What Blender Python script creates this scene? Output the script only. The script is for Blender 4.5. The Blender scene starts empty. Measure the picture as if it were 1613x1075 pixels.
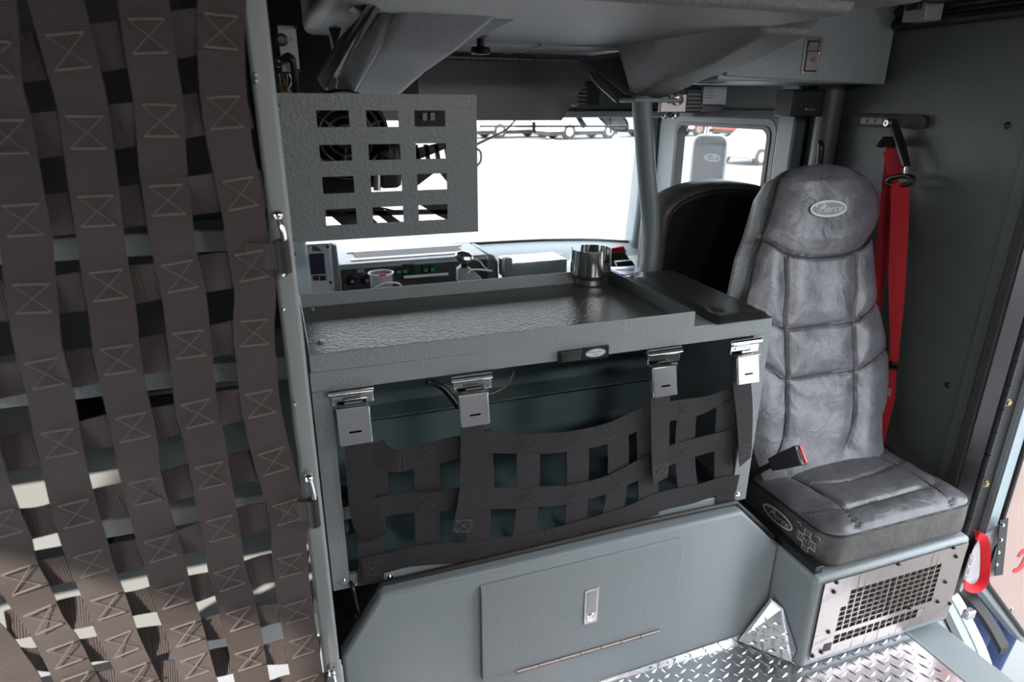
import bpy, bmesh, math, random
from mathutils import Vector, Matrix
random.seed(7)
SC = bpy.context.scene
COL = SC.collection
PI = math.pi
V = Vector
# ---------------------------------------------------------------- camera (metres; x right, y forward, z up; cab floor z=0)
FPX, YAW, PITCH, ROLL = 1029.3, .342038, .350123, .004957
CAM = V((0, 0, 1.37))
_F = V((math.sin(YAW)*math.cos(PITCH), math.cos(YAW)*math.cos(PITCH), -math.sin(PITCH)))
_R = V((math.cos(YAW), -math.sin(YAW), 0)); _U = _R.cross(_F)
RR = _R*math.cos(ROLL)+_U*math.sin(ROLL); UU = -_R*math.sin(ROLL)+_U*math.cos(ROLL)
def ray(x, y): return _F + RR*((x-806.5)/FPX) - UU*((y-537.5)/FPX)
def at(x, y, ax, v):
    """real-world point measured from the photo on the plane x/y/z = v"""
    k = 'XYZ'.index(ax); d = ray(x, y); return CAM + d*((v-CAM[k])/d[k])
def atpl(x, y, p0, n):
    d = ray(x, y); return CAM + d*((p0-CAM).dot(n)/d.dot(n))
cd = bpy.data.cameras.new('camera'); cam = bpy.data.objects.new('camera', cd); COL.objects.link(cam)
cd.sensor_width = 36; cd.lens = FPX/1613*36; cd.dof.use_dof = True; cd.dof.focus_distance = 1.5; cd.dof.aperture_fstop = 4.5; cd.clip_start = .02; cd.clip_end = 400
M = Matrix((RR, UU, -_F)).transposed().to_4x4(); M.translation = CAM; cam.matrix_world = M
SC.camera = cam
# ---------------------------------------------------------------- materials
def mat(name, col, rough=.5, metal=0, bump=0, bscale=200, bdist=.001, detail=3, var=0, vscale=6, spec=.5, coat=0, sheen=0):
    m = bpy.data.materials.new(name); m.use_nodes = True
    nt = m.node_tree; b = nt.nodes['Principled BSDF']
    b.inputs['Base Color'].default_value = (*col, 1); b.inputs['Roughness'].default_value = rough
    b.inputs['Metallic'].default_value = metal; b.inputs['Specular IOR Level'].default_value = spec
    if coat: b.inputs['Coat Weight'].default_value = coat
    if sheen: b.inputs['Sheen Weight'].default_value = sheen
    tc = nt.nodes.new('ShaderNodeTexCoord')
    if bump:
        n = nt.nodes.new('ShaderNodeTexNoise'); n.inputs['Scale'].default_value = bscale; n.inputs['Detail'].default_value = detail
        nt.links.new(tc.outputs['Object'], n.inputs['Vector'])
        bp = nt.nodes.new('ShaderNodeBump'); bp.inputs['Strength'].default_value = bump; bp.inputs['Distance'].default_value = bdist
        nt.links.new(n.outputs['Fac'], bp.inputs['Height']); nt.links.new(bp.outputs['Normal'], b.inputs['Normal'])
    if var:
        n = nt.nodes.new('ShaderNodeTexNoise'); n.inputs['Scale'].default_value = vscale; n.inputs['Detail'].default_value = 6
        nt.links.new(tc.outputs['Object'], n.inputs['Vector'])
        r = nt.nodes.new('ShaderNodeValToRGB')
        r.color_ramp.elements[0].position = .3; r.color_ramp.elements[1].position = .7
        r.color_ramp.elements[0].color = (*[c*(1-var) for c in col], 1); r.color_ramp.elements[1].color = (*[min(1, c*(1+var)) for c in col], 1)
        nt.links.new(n.outputs['Fac'], r.inputs['Fac']); nt.links.new(r.outputs['Color'], b.inputs['Base Color'])
    return m
def webbing(name, col, freq=330, bump=.5, var=.14):
    m = bpy.data.materials.new(name); m.use_nodes = True
    nt = m.node_tree; b = nt.nodes['Principled BSDF']; L = nt.links.new
    b.inputs['Roughness'].default_value = .62; b.inputs['Specular IOR Level'].default_value = .45
    uv = nt.nodes.new('ShaderNodeUVMap'); uv.uv_map = 'UVMap'
    sx = nt.nodes.new('ShaderNodeSeparateXYZ'); L(uv.outputs['UV'], sx.inputs[0])
    mm = nt.nodes.new('ShaderNodeMath'); mm.operation = 'MULTIPLY'; mm.inputs[1].default_value = freq*2*PI; L(sx.outputs['X'], mm.inputs[0])
    sn = nt.nodes.new('ShaderNodeMath'); sn.operation = 'SINE'; L(mm.outputs[0], sn.inputs[0])
    mm2 = nt.nodes.new('ShaderNodeMath'); mm2.operation = 'MULTIPLY'; mm2.inputs[1].default_value = 900*2*PI; L(sx.outputs['Y'], mm2.inputs[0])
    sn2 = nt.nodes.new('ShaderNodeMath'); sn2.operation = 'SINE'; L(mm2.outputs[0], sn2.inputs[0])
    ad = nt.nodes.new('ShaderNodeMath'); ad.operation = 'MULTIPLY_ADD'; ad.inputs[1].default_value = .25
    L(sn2.outputs[0], ad.inputs[0]); L(sn.outputs[0], ad.inputs[2])
    bp = nt.nodes.new('ShaderNodeBump'); bp.inputs['Strength'].default_value = bump; bp.inputs['Distance'].default_value = .0006
    L(ad.outputs[0], bp.inputs['Height']); L(bp.outputs['Normal'], b.inputs['Normal'])
    mr = nt.nodes.new('ShaderNodeMapRange'); mr.inputs[1].default_value = -1; mr.inputs[2].default_value = 1
    mr.inputs[3].default_value = 1-var; mr.inputs[4].default_value = 1+var; L(sn.outputs[0], mr.inputs[0])
    mx = nt.nodes.new('ShaderNodeVectorMath'); mx.operation = 'SCALE'; mx.inputs[0].default_value = col; L(mr.outputs[0], mx.inputs['Scale'])
    L(mx.outputs[0], b.inputs['Base Color'])
    return m
def leather(name, c0, c1, rough=.42):
    m = bpy.data.materials.new(name); m.use_nodes = True
    nt = m.node_tree; b = nt.nodes['Principled BSDF']; L = nt.links.new
    b.inputs['Roughness'].default_value = rough; b.inputs['Specular IOR Level'].default_value = .6
    tc = nt.nodes.new('ShaderNodeTexCoord')
    n1 = nt.nodes.new('ShaderNodeTexNoise'); n1.inputs['Scale'].default_value = 16; n1.inputs['Detail'].default_value = 12; n1.inputs['Roughness'].default_value = .72; n1.inputs['Distortion'].default_value = .5
    L(tc.outputs['Object'], n1.inputs['Vector'])
    r = nt.nodes.new('ShaderNodeValToRGB'); e = r.color_ramp.elements
    e[0].position = .3; e[0].color = (*c0, 1); e[1].position = .7; e[1].color = (*c1, 1); L(n1.outputs['Fac'], r.inputs['Fac'])
    nv = nt.nodes.new('ShaderNodeTexNoise'); nv.inputs['Scale'].default_value = 34; nv.inputs['Detail'].default_value = 5; nv.inputs['Distortion'].default_value = 2.2
    L(tc.outputs['Object'], nv.inputs['Vector'])
    s1 = nt.nodes.new('ShaderNodeMath'); s1.operation = 'SUBTRACT'; s1.inputs[1].default_value = .5; L(nv.outputs['Fac'], s1.inputs[0])
    s2 = nt.nodes.new('ShaderNodeMath'); s2.operation = 'ABSOLUTE'; L(s1.outputs[0], s2.inputs[0])
    s3 = nt.nodes.new('ShaderNodeMapRange'); s3.inputs[1].default_value = 0; s3.inputs[2].default_value = .022; s3.inputs[3].default_value = .62; s3.inputs[4].default_value = 1; L(s2.outputs[0], s3.inputs[0])
    s4 = nt.nodes.new('ShaderNodeVectorMath'); s4.operation = 'SCALE'; L(r.outputs['Color'], s4.inputs[0]); L(s3.outputs[0], s4.inputs['Scale'])
    L(s4.outputs[0], b.inputs['Base Color'])
    w = nt.nodes.new('ShaderNodeTexVoronoi'); w.feature = 'DISTANCE_TO_EDGE'; w.inputs['Scale'].default_value = 130
    n2 = nt.nodes.new('ShaderNodeTexNoise'); n2.inputs['Scale'].default_value = 14; n2.inputs['Detail'].default_value = 6; n2.inputs['Distortion'].default_value = 2
    L(tc.outputs['Object'], n2.inputs['Vector'])
    mv = nt.nodes.new('ShaderNodeMixRGB'); mv.inputs[0].default_value = .12; L(tc.outputs['Object'], mv.inputs[1]); L(n2.outputs['Color'], mv.inputs[2]); L(mv.outputs[0], w.inputs['Vector'])
    b1 = nt.nodes.new('ShaderNodeBump'); b1.inputs['Strength'].default_value = .25; b1.inputs['Distance'].default_value = .0008; L(w.outputs['Distance'], b1.inputs['Height'])
    b2 = nt.nodes.new('ShaderNodeBump'); b2.inputs['Strength'].default_value = .5; b2.inputs['Distance'].default_value = .006; L(n2.outputs['Fac'], b2.inputs['Height'])
    L(b2.outputs['Normal'], b1.inputs['Normal']); L(b1.outputs['Normal'], b.inputs['Normal'])
    return m
def glass(name, tint=(1, 1, 1), fac=.06):
    m = bpy.data.materials.new(name); m.use_nodes = True; nt = m.node_tree
    nt.nodes.remove(nt.nodes['Principled BSDF']); o = nt.nodes['Material Output']
    t = nt.nodes.new('ShaderNodeBsdfTransparent'); t.inputs[0].default_value = (*tint, 1)
    g = nt.nodes.new('ShaderNodeBsdfGlossy'); g.inputs['Roughness'].default_value = .02
    x = nt.nodes.new('ShaderNodeMixShader'); x.inputs[0].default_value = fac
    nt.links.new(t.outputs[0], x.inputs[1]); nt.links.new(g.outputs[0], x.inputs[2]); nt.links.new(x.outputs[0], o.inputs[0])
    return m
def emit(name, col, s):
    m = mat(name, col, .4); b = m.node_tree.nodes['Principled BSDF']
    b.inputs['Emission Color'].default_value = (*col, 1); b.inputs['Emission Strength'].default_value = s; return m
PAINT = mat('blue_grey_hammered_paint', (.24, .262, .272), .38, 0, .6, 190, .0022, 2)
PAINTS = mat('blue_grey_smooth_paint', (.245, .275, .29), .36, 0, .15, 60, .001, 3)
POST = mat('grey_satin_paint', (.26, .275, .275), .45, 0, .1, 300, .0006)
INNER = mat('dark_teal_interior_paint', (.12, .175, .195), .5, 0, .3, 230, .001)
DPAINT = mat('dark_grey_panel_paint', (.075, .082, .08), .42, 0, .4, 260, .001)
TRAYM = mat('dark_glossy_tray_paint', (.075, .078, .074), .3, 0, .6, 150, .002, 2)
PANELG = mat('mid_grey_hammered_paint', (.15, .163, .168), .42, 0, .6, 170, .0022, 2)
VINYL = mat('black_textured_vinyl', (.095, .088, .088), .42, 0, .8, 330, .0025, 2, .35, 260)
SMOOTHB = mat('black_smooth_plastic', (.012, .012, .013), .32)
MATTEB = mat('black_matte_plastic', (.02, .02, .021), .6, 0, .3, 500, .0005)
RUBBER = mat('black_rubber_mat', (.035, .033, .032), .55, 0, .6, 160, .002)
CHROME = mat('polished_chrome', (.8, .8, .8), .1, 1)
STEEL = mat('brushed_stainless', (.62, .6, .6), .28, 1, .1, 90, .0005)
GRILLM = mat('warm_brushed_grille_steel', (.35, .30, .285), .42, .85)
ALU = mat('diamond_tread_aluminium', (.78, .78, .8), .24, 1, .25, 45, .0015, 4)
BRASS = mat('zinc_yellow_bolt', (.5, .4, .22), .35, 1)
WEB = webbing('brown_black_webbing', (.052, .039, .036))
WEB2 = webbing('black_webbing', (.02, .016, .0175), 300, .8, .4)
REDW = webbing('red_belt_webbing', (.46, .012, .02), 500, .3, .1)
REDC = webbing('red_strap_webbing', (.75, .01, .02), 400, .3, .1)
THREAD = mat('grey_stitch_thread', (.14, .12, .11), .8)
LEATH = leather('tumbled_grey_leather', (.06, .058, .066), (.17, .165, .188), .34)
LEATHS = leather('dark_side_leather', (.045, .04, .038), (.1, .09, .085), .45)
LEATHM = leather('cushion_leather', (.055, .053, .058), (.125, .122, .132), .34)
PIPE = mat('dark_seam_piping', (.01, .01, .012), .5)
STITCH = mat('white_stitch_thread', (.45, .45, .48), .6)
MESHB = mat('black_seat_mesh', (.006, .006, .008), .8, 0, .6, 700, .001)
SILVT = mat('silver_embroidery', (.55, .55, .57), .5)
WHITEP = mat('white_paint', (.75, .76, .78), .35)
CARGREY = mat('tyre_rubber', (.02, .02, .02), .7)
REDP = mat('red_vehicle_paint', (.42, .05, .03), .3)
GLSD = mat('dark_vehicle_glass', (.02, .025, .03), .08)
ASPH = mat('sunlit_asphalt', (.165, .163, .165), .9, 0, .3, 60, .003, 6, .06, 1.2)
LINEP = mat('white_road_line', (.8, .8, .8), .8)
BUILD = mat('pale_building', (.55, .55, .56), .8)
PINKP = mat('cream_door_skin', (.36, .25, .22), .4, 0, .2, 25, .002, 3, .08, 5)
GREYF = webbing('grey_fabric', (.33, .32, .34), 350, .4, .15)
DASHM = mat('dash_light_blue_grey', (.3, .36, .38), .42, 0, .2, 300, .0006)
FOAM = mat('brown_foam_board', (.1, .062, .038), .8, 0, .4, 300, .001)
JEANS = mat('navy_trouser_cloth', (.03, .05, .13), .85, 0, .5, 60, .004, 4, .25, 14)
SKIN = mat('skin', (.5, .3, .22), .5)
HAIR = mat('dark_hair', (.03, .02, .015), .7)
GREEN = emit('green_switch_light', (.0, .25, .08), .05)
BLUE = mat('blue_mark', (.02, .2, .7), .4); RED = mat('red_mark', (.7, .03, .03), .4)
SCREEN = mat('dark_display', (.015, .012, .03), .15)
HEADL = mat('dark_headliner', (.018, .017, .016), .75, 0, .5, 90, .002)
CLEAR = glass('clear_glass'); TINT = glass('mirror_window_glass', (.96, .98, .98), .04)
MIRR = mat('mirror_silver', (.75, .77, .8), .03, 1)
COPPER = mat('copper_wire', (.5, .25, .12), .4, 1)
# ---------------------------------------------------------------- mesh builder
class MB:
    def __init__(s): s.v = []; s.f = []; s.mi = []; s.uv = {}; s.cur = 0
    def add(s, vs, fs, uv=None):
        o = len(s.v); s.v += [V(p) for p in vs]
        for i, f in enumerate(fs):
            if uv: s.uv[len(s.f)] = uv[i]
            s.f.append([o+k for k in f]); s.mi.append(s.cur)
        return s
    def box(s, a, b, c=0):
        x0, y0, z0 = (min(a[i], b[i]) for i in range(3)); x1, y1, z1 = (max(a[i], b[i]) for i in range(3))
        vs = [(x0,y0,z0),(x1,y0,z0),(x1,y1,z0),(x0,y1,z0),(x0,y0,z1),(x1,y0,z1),(x1,y1,z1),(x0,y1,z1)]
        return s.add(vs, [(0,3,2,1),(4,5,6,7),(0,1,5,4),(1,2,6,5),(2,3,7,6),(3,0,4,7)])
    def obox(s, o, ex, ey, ez):
        o, ex, ey, ez = V(o), V(ex), V(ey), V(ez)
        vs = [o, o+ex, o+ex+ey, o+ey, o+ez, o+ex+ez, o+ex+ey+ez, o+ey+ez]
        return s.add(vs, [(0,3,2,1),(4,5,6,7),(0,1,5,4),(1,2,6,5),(2,3,7,6),(3,0,4,7)])
    def prism(s, poly, off):
        n = len(poly); off = V(off); P = [V(p) for p in poly]
        return s.add(P+[p+off for p in P], [list(range(n))[::-1], [n+i for i in range(n)]] + [(i, (i+1)%n, n+(i+1)%n, n+i) for i in range(n)])
    def loft(s, rings, cap=True, closed=True):
        n = len(rings[0]); vs = [p for r in rings for p in r]; fs = []
        for i in range(len(rings)-1):
            for j in range(n if closed else n-1):
                k = (j+1) % n; fs.append((i*n+j, i*n+k, (i+1)*n+k, (i+1)*n+j))
        if cap: fs.append([j for j in range(n)][::-1]); fs.append([(len(rings)-1)*n+j for j in range(n)])
        return s.add(vs, fs)
    def tube(s, path, r, n=12, cap=True):
        P = [V(p) for p in path]; rings = []; up = None
        rs = r if isinstance(r, (list, tuple)) else [r]*len(P)
        for i, p in enumerate(P):
            t = (P[min(i+1, len(P)-1)]-P[max(i-1, 0)]).normalized()
            if up is None: up = t.orthogonal().normalized()
            up = (up-t*up.dot(t)); up = up.normalized() if up.length > 1e-6 else t.orthogonal().normalized()
            w = t.cross(up)
            rings.append([p+(up*math.cos(2*PI*k/n)+w*math.sin(2*PI*k/n))*rs[i] for k in range(n)])
        return s.loft(rings, cap)
    def lathe(s, prof, c, ax=(0,0,1), n=24, cap=True):
        c = V(c); ax = V(ax).normalized(); u = ax.orthogonal().normalized(); w = ax.cross(u)
        return s.loft([[c+ax*h+(u*math.cos(2*PI*k/n)+w*math.sin(2*PI*k/n))*r for k in range(n)] for r, h in prof], cap)
    def ball(s, c, r, n=12):
        return s.lathe([(r*math.sin(PI*i/8)+1e-5, -r*math.cos(PI*i/8)) for i in range(9)], c, (0,0,1), n)
    def ribbon(s, path, width, nrm=(0,-1,0), th=.0016, sub=6, twist=None, u0=0):
        P = cat(path, sub) if sub > 1 else [V(p) for p in path]
        n0 = V(nrm); ws = width if isinstance(width, (list, tuple)) else None
        rows = []; u = u0; us = []
        for i, p in enumerate(P):
            t = (P[min(i+1, len(P)-1)]-P[max(i-1, 0)]).normalized()
            if i: u += (p-P[i-1]).length
            us.append(u)
            nn = n0
            if twist: a = twist(i/(len(P)-1)); nn = Matrix.Rotation(a, 3, t) @ n0
            sd = t.cross(nn).normalized(); q = sd.cross(t).normalized()
            w = width if ws is None else lerp_list(ws, i/(len(P)-1))
            rows.append([p-sd*w/2+q*th/2, p+sd*w/2+q*th/2, p+sd*w/2-q*th/2, p-sd*w/2-q*th/2, w])
        vs = [x for r in rows for x in r[:4]]; fs = []; uv = []
        for i in range(len(rows)-1):
            a, b = i*4, i*4+4; w = rows[i][4]
            for j in range(4):
                k = (j+1) % 4; fs.append((a+j, a+k, b+k, b+j))
                vv = (0, w) if j in (0,) else ((w, 0) if j == 2 else (0, .001))
                uv.append([(us[i], vv[0]), (us[i], vv[1]), (us[i+1], vv[1]), (us[i+1], vv[0])])
        e = (len(rows)-1)*4; fs += [(3,2,1,0), (e, e+1, e+2, e+3)]; uv += [[(0,0)]*4]*2
        return s.add(vs, fs, uv)
    def build(s, name, m, parent=None, bevel=0, smooth=30, seg=2, subsurf=0):
        me = bpy.data.meshes.new(name); base = V((0,0,0))
        p = parent
        while p is not None: base += p.location; p = p.parent
        me.from_pydata([tuple(v-base) for v in s.v], [], s.f)
        for mm in (m if isinstance(m, (list, tuple)) else [m]): me.materials.append(mm)
        for i, k in enumerate(s.mi): me.polygons[i].material_index = k
        if s.uv:
            ul = me.uv_layers.new(name='UVMap')
            for i, c in s.uv.items():
                for li, q in zip(me.polygons[i].loop_indices, c): ul.data[li].uv = q
        if smooth:
            me.polygons.foreach_set('use_smooth', [True]*len(me.polygons)); me.set_sharp_from_angle(angle=math.radians(smooth))
        bm = bmesh.new(); bm.from_mesh(me); bmesh.ops.recalc_face_normals(bm, faces=bm.faces); bm.to_mesh(me); bm.free()
        me.update()
        o = bpy.data.objects.new(name, me); COL.objects.link(o)
        if parent is not None: o.parent = parent
        if bevel:
            b = o.modifiers.new('bevel', 'BEVEL'); b.width = bevel; b.segments = seg; b.limit_method = 'ANGLE'; b.angle_limit = math.radians(35); b.harden_normals = False
        if subsurf:
            b = o.modifiers.new('sub', 'SUBSURF'); b.levels = subsurf; b.render_levels = subsurf
        return o
def lerp_list(L, t):
    x = t*(len(L)-1); i = min(int(x), len(L)-2); return L[i]+(L[i+1]-L[i])*(x-i)
def cat(path, sub=6):
    P = [V(p) for p in path]
    if len(P) < 3:
        return [P[0].lerp(P[1], i/sub) for i in range(sub+1)]
    out = []
    for i in range(len(P)-1):
        p0 = P[i-1] if i else P[0]*2-P[1]; p1 = P[i]; p2 = P[i+1]; p3 = P[i+2] if i+2 < len(P) else P[-1]*2-P[-2]
        for k in range(sub):
            t = k/sub; out.append(.5*((2*p1)+(p2-p0)*t+(2*p0-5*p1+4*p2-p3)*t*t+(3*p1-p0-3*p2+p3)*t**3))
    out.append(P[-1]); return out
def thing(name, label, category, loc, group=None):
    o = bpy.data.objects.new(name, None); COL.objects.link(o); o.location = loc; o.empty_display_size = .05
    o['label'] = label; o['category'] = category
    if group: o['group'] = group
    return o
def tag(o, label, category, group=None):
    o['label'] = label; o['category'] = category
    if group: o['group'] = group
    return o
def struct(o): o['kind'] = 'structure'; return o
def lab(o, l): o['label'] = l; return o
def text_mb(txt, size, o, ex, ez, depth=.0008, shear=0, ls=1.0, xs=1.0):
    """writing laid on a surface: o = left baseline point, ex = reading direction, ez = up direction"""
    cu = bpy.data.curves.new('t', 'FONT'); cu.body = txt; cu.size = size; cu.shear = shear; cu.space_character = ls; cu.resolution_u = 3
    ob = bpy.data.objects.new('t', cu); COL.objects.link(ob); dg = bpy.context.evaluated_depsgraph_get()
    me = bpy.data.meshes.new_from_object(ob.evaluated_get(dg)); bpy.data.objects.remove(ob)
    o, ex, ez = V(o), V(ex).normalized(), V(ez).normalized(); nn = ex.cross(ez)
    mb = MB(); mb.add([o+ex*(v.co.x*xs)+ez*v.co.y+nn*depth for v in me.vertices], [list(p.vertices) for p in me.polygons])
    bpy.data.meshes.remove(me); return mb
def strokes(mb, sts, o, ex, ez, sc, w, lift=.0008):
    """pen strokes (letters, outlines) as thin raised thread on a surface"""
    o, ex, ez = V(o), V(ex).normalized(), V(ez).normalized(); nn = ex.cross(ez)
    for st in sts:
        P = [o+ex*(x*sc)+ez*(y*sc)+nn*lift for x, y in st]
        mb.ribbon(P, w, nn, .0006, 4)
PIERCE = [[(-.74,.14),(-.78,.34),(-.55,.46),(-.3,.44),(-.22,.26),(-.36,.12),(-.52,.14)]]
def oval(a, b, n=36): return [(a*math.cos(2*PI*i/n), b*math.sin(2*PI*i/n)) for i in range(n+1)]
def screw(mb, c, n=(0,-1,0), r=.005):
    n = V(n); mb.lathe([(r, 0), (r, .0015), (r*.75, .003), (r*.3, .0035), (r*.3, .002), (1e-5, .002)], V(c)-n*0, n, 12)
# ================================================================ SETTING: cab shell
W = 1.76
def wallX(poly, x0, x1):  # polygon in (y,z) extruded in x
    return MB().prism([(x0, y, z) for y, z in poly], (x1-x0, 0, 0))
# floor: tread plate with raised lozenges (the visible right part), plain plate elsewhere
mb = MB(); mb.box((-1.0, -1.0, -.02), (1.5, 1.104, 0))
FLx0, FLx1, FLy0, FLy1 = .5, 1.49, .45, 1.1
def lozenge(mb, c, ux, uy, uz, a=.0145, b=.0036, h=.0024):
    c, ux, uy, uz = V(c), V(ux), V(uy), V(uz)
    vs = [c+ux*a, c+uy*b, c-ux*a, c-uy*b, c+ux*a*.45+uz*h, c-ux*a*.45+uz*h]
    mb.add(vs, [(0,1,4),(1,2,5),(1,5,4),(2,3,5),(3,0,4),(3,4,5)])
def tread(mb, o, ex, ey, nx, ny, p=.024, inside=None):
    ex, ey = V(ex).normalized(), V(ey).normalized(); ez = ex.cross(ey)
    for i in range(nx):
        for j in range(ny):
            c = V(o)+ex*(i+.5)*p*1.0+ey*(j+.5)*p
            if inside and not inside((i+.5)*p, (j+.5)*p): continue
            d = (i+j) % 2; a1 = (ex+ey*.35).normalized() if d else (ey-ex*.35).normalized()
            lozenge(mb, c, a1, ez.cross(a1), ez)
tread(mb, (FLx0, FLy0, 0), (1,0,0), (0,1,0), int((FLx1-FLx0)/.024), int((FLy1-FLy0)/.024))
fl = struct(mb.build('floor', ALU, smooth=0))
# side ledge beside the tread plate and the curved doorway sill
mb = MB(); mb.box((1.512, -1.0, -.3), (1.66, 1.3, -.03)); mb.box((1.5, -1.0, -.06), (1.512, 1.1, .002))
struct(mb.build('trim_1', PAINTS, bevel=.004))
mb = MB(); mb.box((-1.3, -1.0, 1.68), (W+.04, 3.0, 1.74)); struct(mb.build('ceiling', HEADL))
# right wall: side panel between rear doorway and front door, header above the front door
mb = wallX([(1.13, -.02), (2.0, -.02), (2.0, 1.68), (1.13, 1.68)], W, W+.04)
mb.prism([(W, 2.0, 1.325), (W, 3.0, 1.325), (W, 3.0, 1.68), (W, 2.0, 1.68)], (.04, 0, 0))
mb.prism([(W, -1.0, 1.5), (W, 1.13, 1.5), (W, 1.13, 1.68), (W, -1.0, 1.68)], (.04, 0, 0))
mb.prism([(W, -1.0, -.3), (W, .0, -.3), (W, .0, 1.5), (W, -1.0, 1.5)], (.04, 0, 0))
wr = struct(mb.build('wall_right', DPAINT))
mb = MB(); mb.box((-1.3, -1.04, -.1), (W+.04, -1.0, 1.74)); struct(mb.build('wall_back', PAINTS))
mb = MB(); mb.box((-1.34, .85, -.1), (-1.3, 3.0, 1.0)); mb.box((-1.34, .85, 1.0), (-1.3, 2.0, 1.74)); mb.box((-1.34, 2.8, 1.0), (-1.3, 3.0, 1.74)); mb.box((-1.34, 2.0, 1.36), (-1.3, 2.8, 1.74)); mb.box((-1.34, -1.0, 1.46), (-1.3, .85, 1.74)); mb.box((-1.34, -1.0, -.1), (-1.3, .12, 1.5))
struct(mb.build('wall_left', DPAINT))
# seam strips, screws on the side panel
mb = MB(); mb.prism([(W, 1.128, 0), (W, 1.165, 0), (W, 1.165, 1.6), (W, 1.128, 1.6)], (-.006, 0, 0))
struct(mb.build('trim_2', DPAINT, bevel=.002))
mb = MB()
mb.tube([(1.74, .2, 1.585), (1.74, 1.6, 1.585)], .016, 10); mb.tube([(1.735, .2, 1.618), (1.735, 1.6, 1.618)], .01, 10); struct(mb.build('trim_3', SMOOTHB))
for q in ((1587, 198), (1493, 607)):
    p = at(*q, 'X', W); mb = MB(); screw(mb, p+V((-.0005, 0, 0)), (-1, 0, 0), .009)
    tag(mb.build('panel_screw', SMOOTHB), 'black round screw head in the dark side panel, %s' % ('upper one near the ceiling' if q[1] < 300 else 'lower one beside the seat cushion'), 'screw')
# jamb strips of the rear right doorway
mb = MB(); mb.box((1.745, 1.10, -.02), (1.775, 1.128, 1.5)); struct(mb.build('trim_4', RUBBER, bevel=.004))
mb = MB(); mb.box((1.752, 1.05, -.02), (1.80, 1.099, 1.5)); struct(mb.build('trim_5', STEEL, bevel=.002))
# round body post between front door and side panel
mb = MB(); mb.tube([(1.715, 1.77, .0), (1.715, 1.77, 1.68)], .038, 20); struct(mb.build('trim_6', DPAINT))
# front door with its window opening
Y0, Y1, ZT, ZB = 2.075, 2.665, 1.278, .90
def rrect(y0, y1, z0, z1, r, n=6):
    out = []
    for cy_, cz_, a0 in ((y1-r, z1-r, 0), (y0+r, z1-r, 90), (y0+r, z0+r, 180), (y1-r, z0+r, 270)):
        for k in range(n+1):
            a = math.radians(a0+90*k/n); out.append((cy_+r*math.cos(a), cz_+r*math.sin(a)))
    return out
def ringplate(outer, inner, x0, x1):
    mb = MB(); n = len(outer)
    vs = [(x0, *p) for p in outer]+[(x0, *p) for p in inner]+[(x1, *p) for p in outer]+[(x1, *p) for p in inner]; fs = []
    for i in range(n):
        j = (i+1) % n
        fs += [(i, j, n+j, n+i), (2*n+i, 2*n+j, 3*n+j, 3*n+i), (i, j, 2*n+j, 2*n+i), (n+i, n+j, 3*n+j, 3*n+i)]
    return mb.add(vs, fs)
d1 = MB(); door1 = ringplate(rrect(2.03, 2.82, -.3, 1.318, .05), rrect(Y0-.02, Y1+.02, ZB-.02, ZT+.015, .04), W-.02, W+.03).build('door_1', PAINT, bevel=.003)
struct(door1)
ringplate(rrect(Y0-.02, Y1+.02, ZB-.02, ZT+.015, .04), rrect(Y0, Y1, ZB, ZT, .035), W-.024, W+.02).build('window_seal', SMOOTHB, door1)
MB().box((W+.005, Y0-.003, ZB-.003), (W+.01, Y1+.003, ZT+.003)).build('pane', TINT, door1, smooth=0)
struct(ringplate(rrect(2.0, 2.86, -.3, 1.348, .06), rrect(2.03, 2.82, -.25, 1.318, .05), W-.018, W+.02).build('trim_7', SMOOTHB))
struct(MB().box((1.70, 1.90, .0), (1.758, 1.985, 1.60)).build('trim_8', PAINTS, bevel=.008))
struct(MB().box((1.745, 1.985, .0), (1.757, 2.0, 1.60)).build('trim_9', SMOOTHB))
# windshield, its pillar, header and cowl
a = at(1044, 182, 'Y', 2.9); b = at(1004, 385, 'Y', 2.9)
mb = MB(); mb.loft([[(x+dx, y, z) for dx, y in ((-.03, 2.86), (.05, 2.84), (.06, 2.95), (-.02, 2.97))] for x, z in ((1.72, 1.42), (1.71, 1.15), (1.70, .9), (1.68, .6))]); struct(mb.build('trim_10', PAINTS, bevel=.012))
mb = MB(); mb.box((-1.3, 2.62, 1.335), (1.76, 2.98, 1.68)); struct(mb.build('trim_11', DPAINT, bevel=.01))
mb = MB(); mb.box((-1.3, 2.60, 1.312), (1.70, 2.64, 1.34)); struct(mb.build('trim_12', POST, bevel=.005))
mb = MB(); mb.box((-1.26, 2.93, .60), (1.70, 2.936, 1.36)); w1 = struct(mb.build('window_1', CLEAR, smooth=0))
# cowl below the windshield: gentle upward bow in the middle, turning down at the right end
def interp_c(L, x):
    for i in range(len(L)-1):
        if x <= L[i+1][0]: t = (x-L[i][0])/(L[i+1][0]-L[i][0]); return L[i][1]+(L[i+1][1]-L[i][1])*t
    return L[-1][1]
def cowl_z(x):
    return interp_c([(-1.3,.66),(.4,.735),(.45,.74),(.78,.748),(1.05,.745),(1.19,.742),(1.44,.73),(1.66,.705),(1.75,.69)], x)-.006
mb = MB(); xs = [-1.28+i*(2.96/30) for i in range(31)]
mb.loft([[(x, 2.96, cowl_z(x)), (x, 2.9, cowl_z(x)+.004), (x, 2.82, cowl_z(x)-.03), (x, 2.76, cowl_z(x)-.06), (x, 2.76, .0), (x, 2.96, .0)] for x in xs])
struct(mb.build('trim_13', DASHM))
mb = MB(); mb.tube([(x, 2.91, cowl_z(x)+.008) for x in xs], .008, 8); struct(mb.build('trim_14', SMOOTHB))
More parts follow.
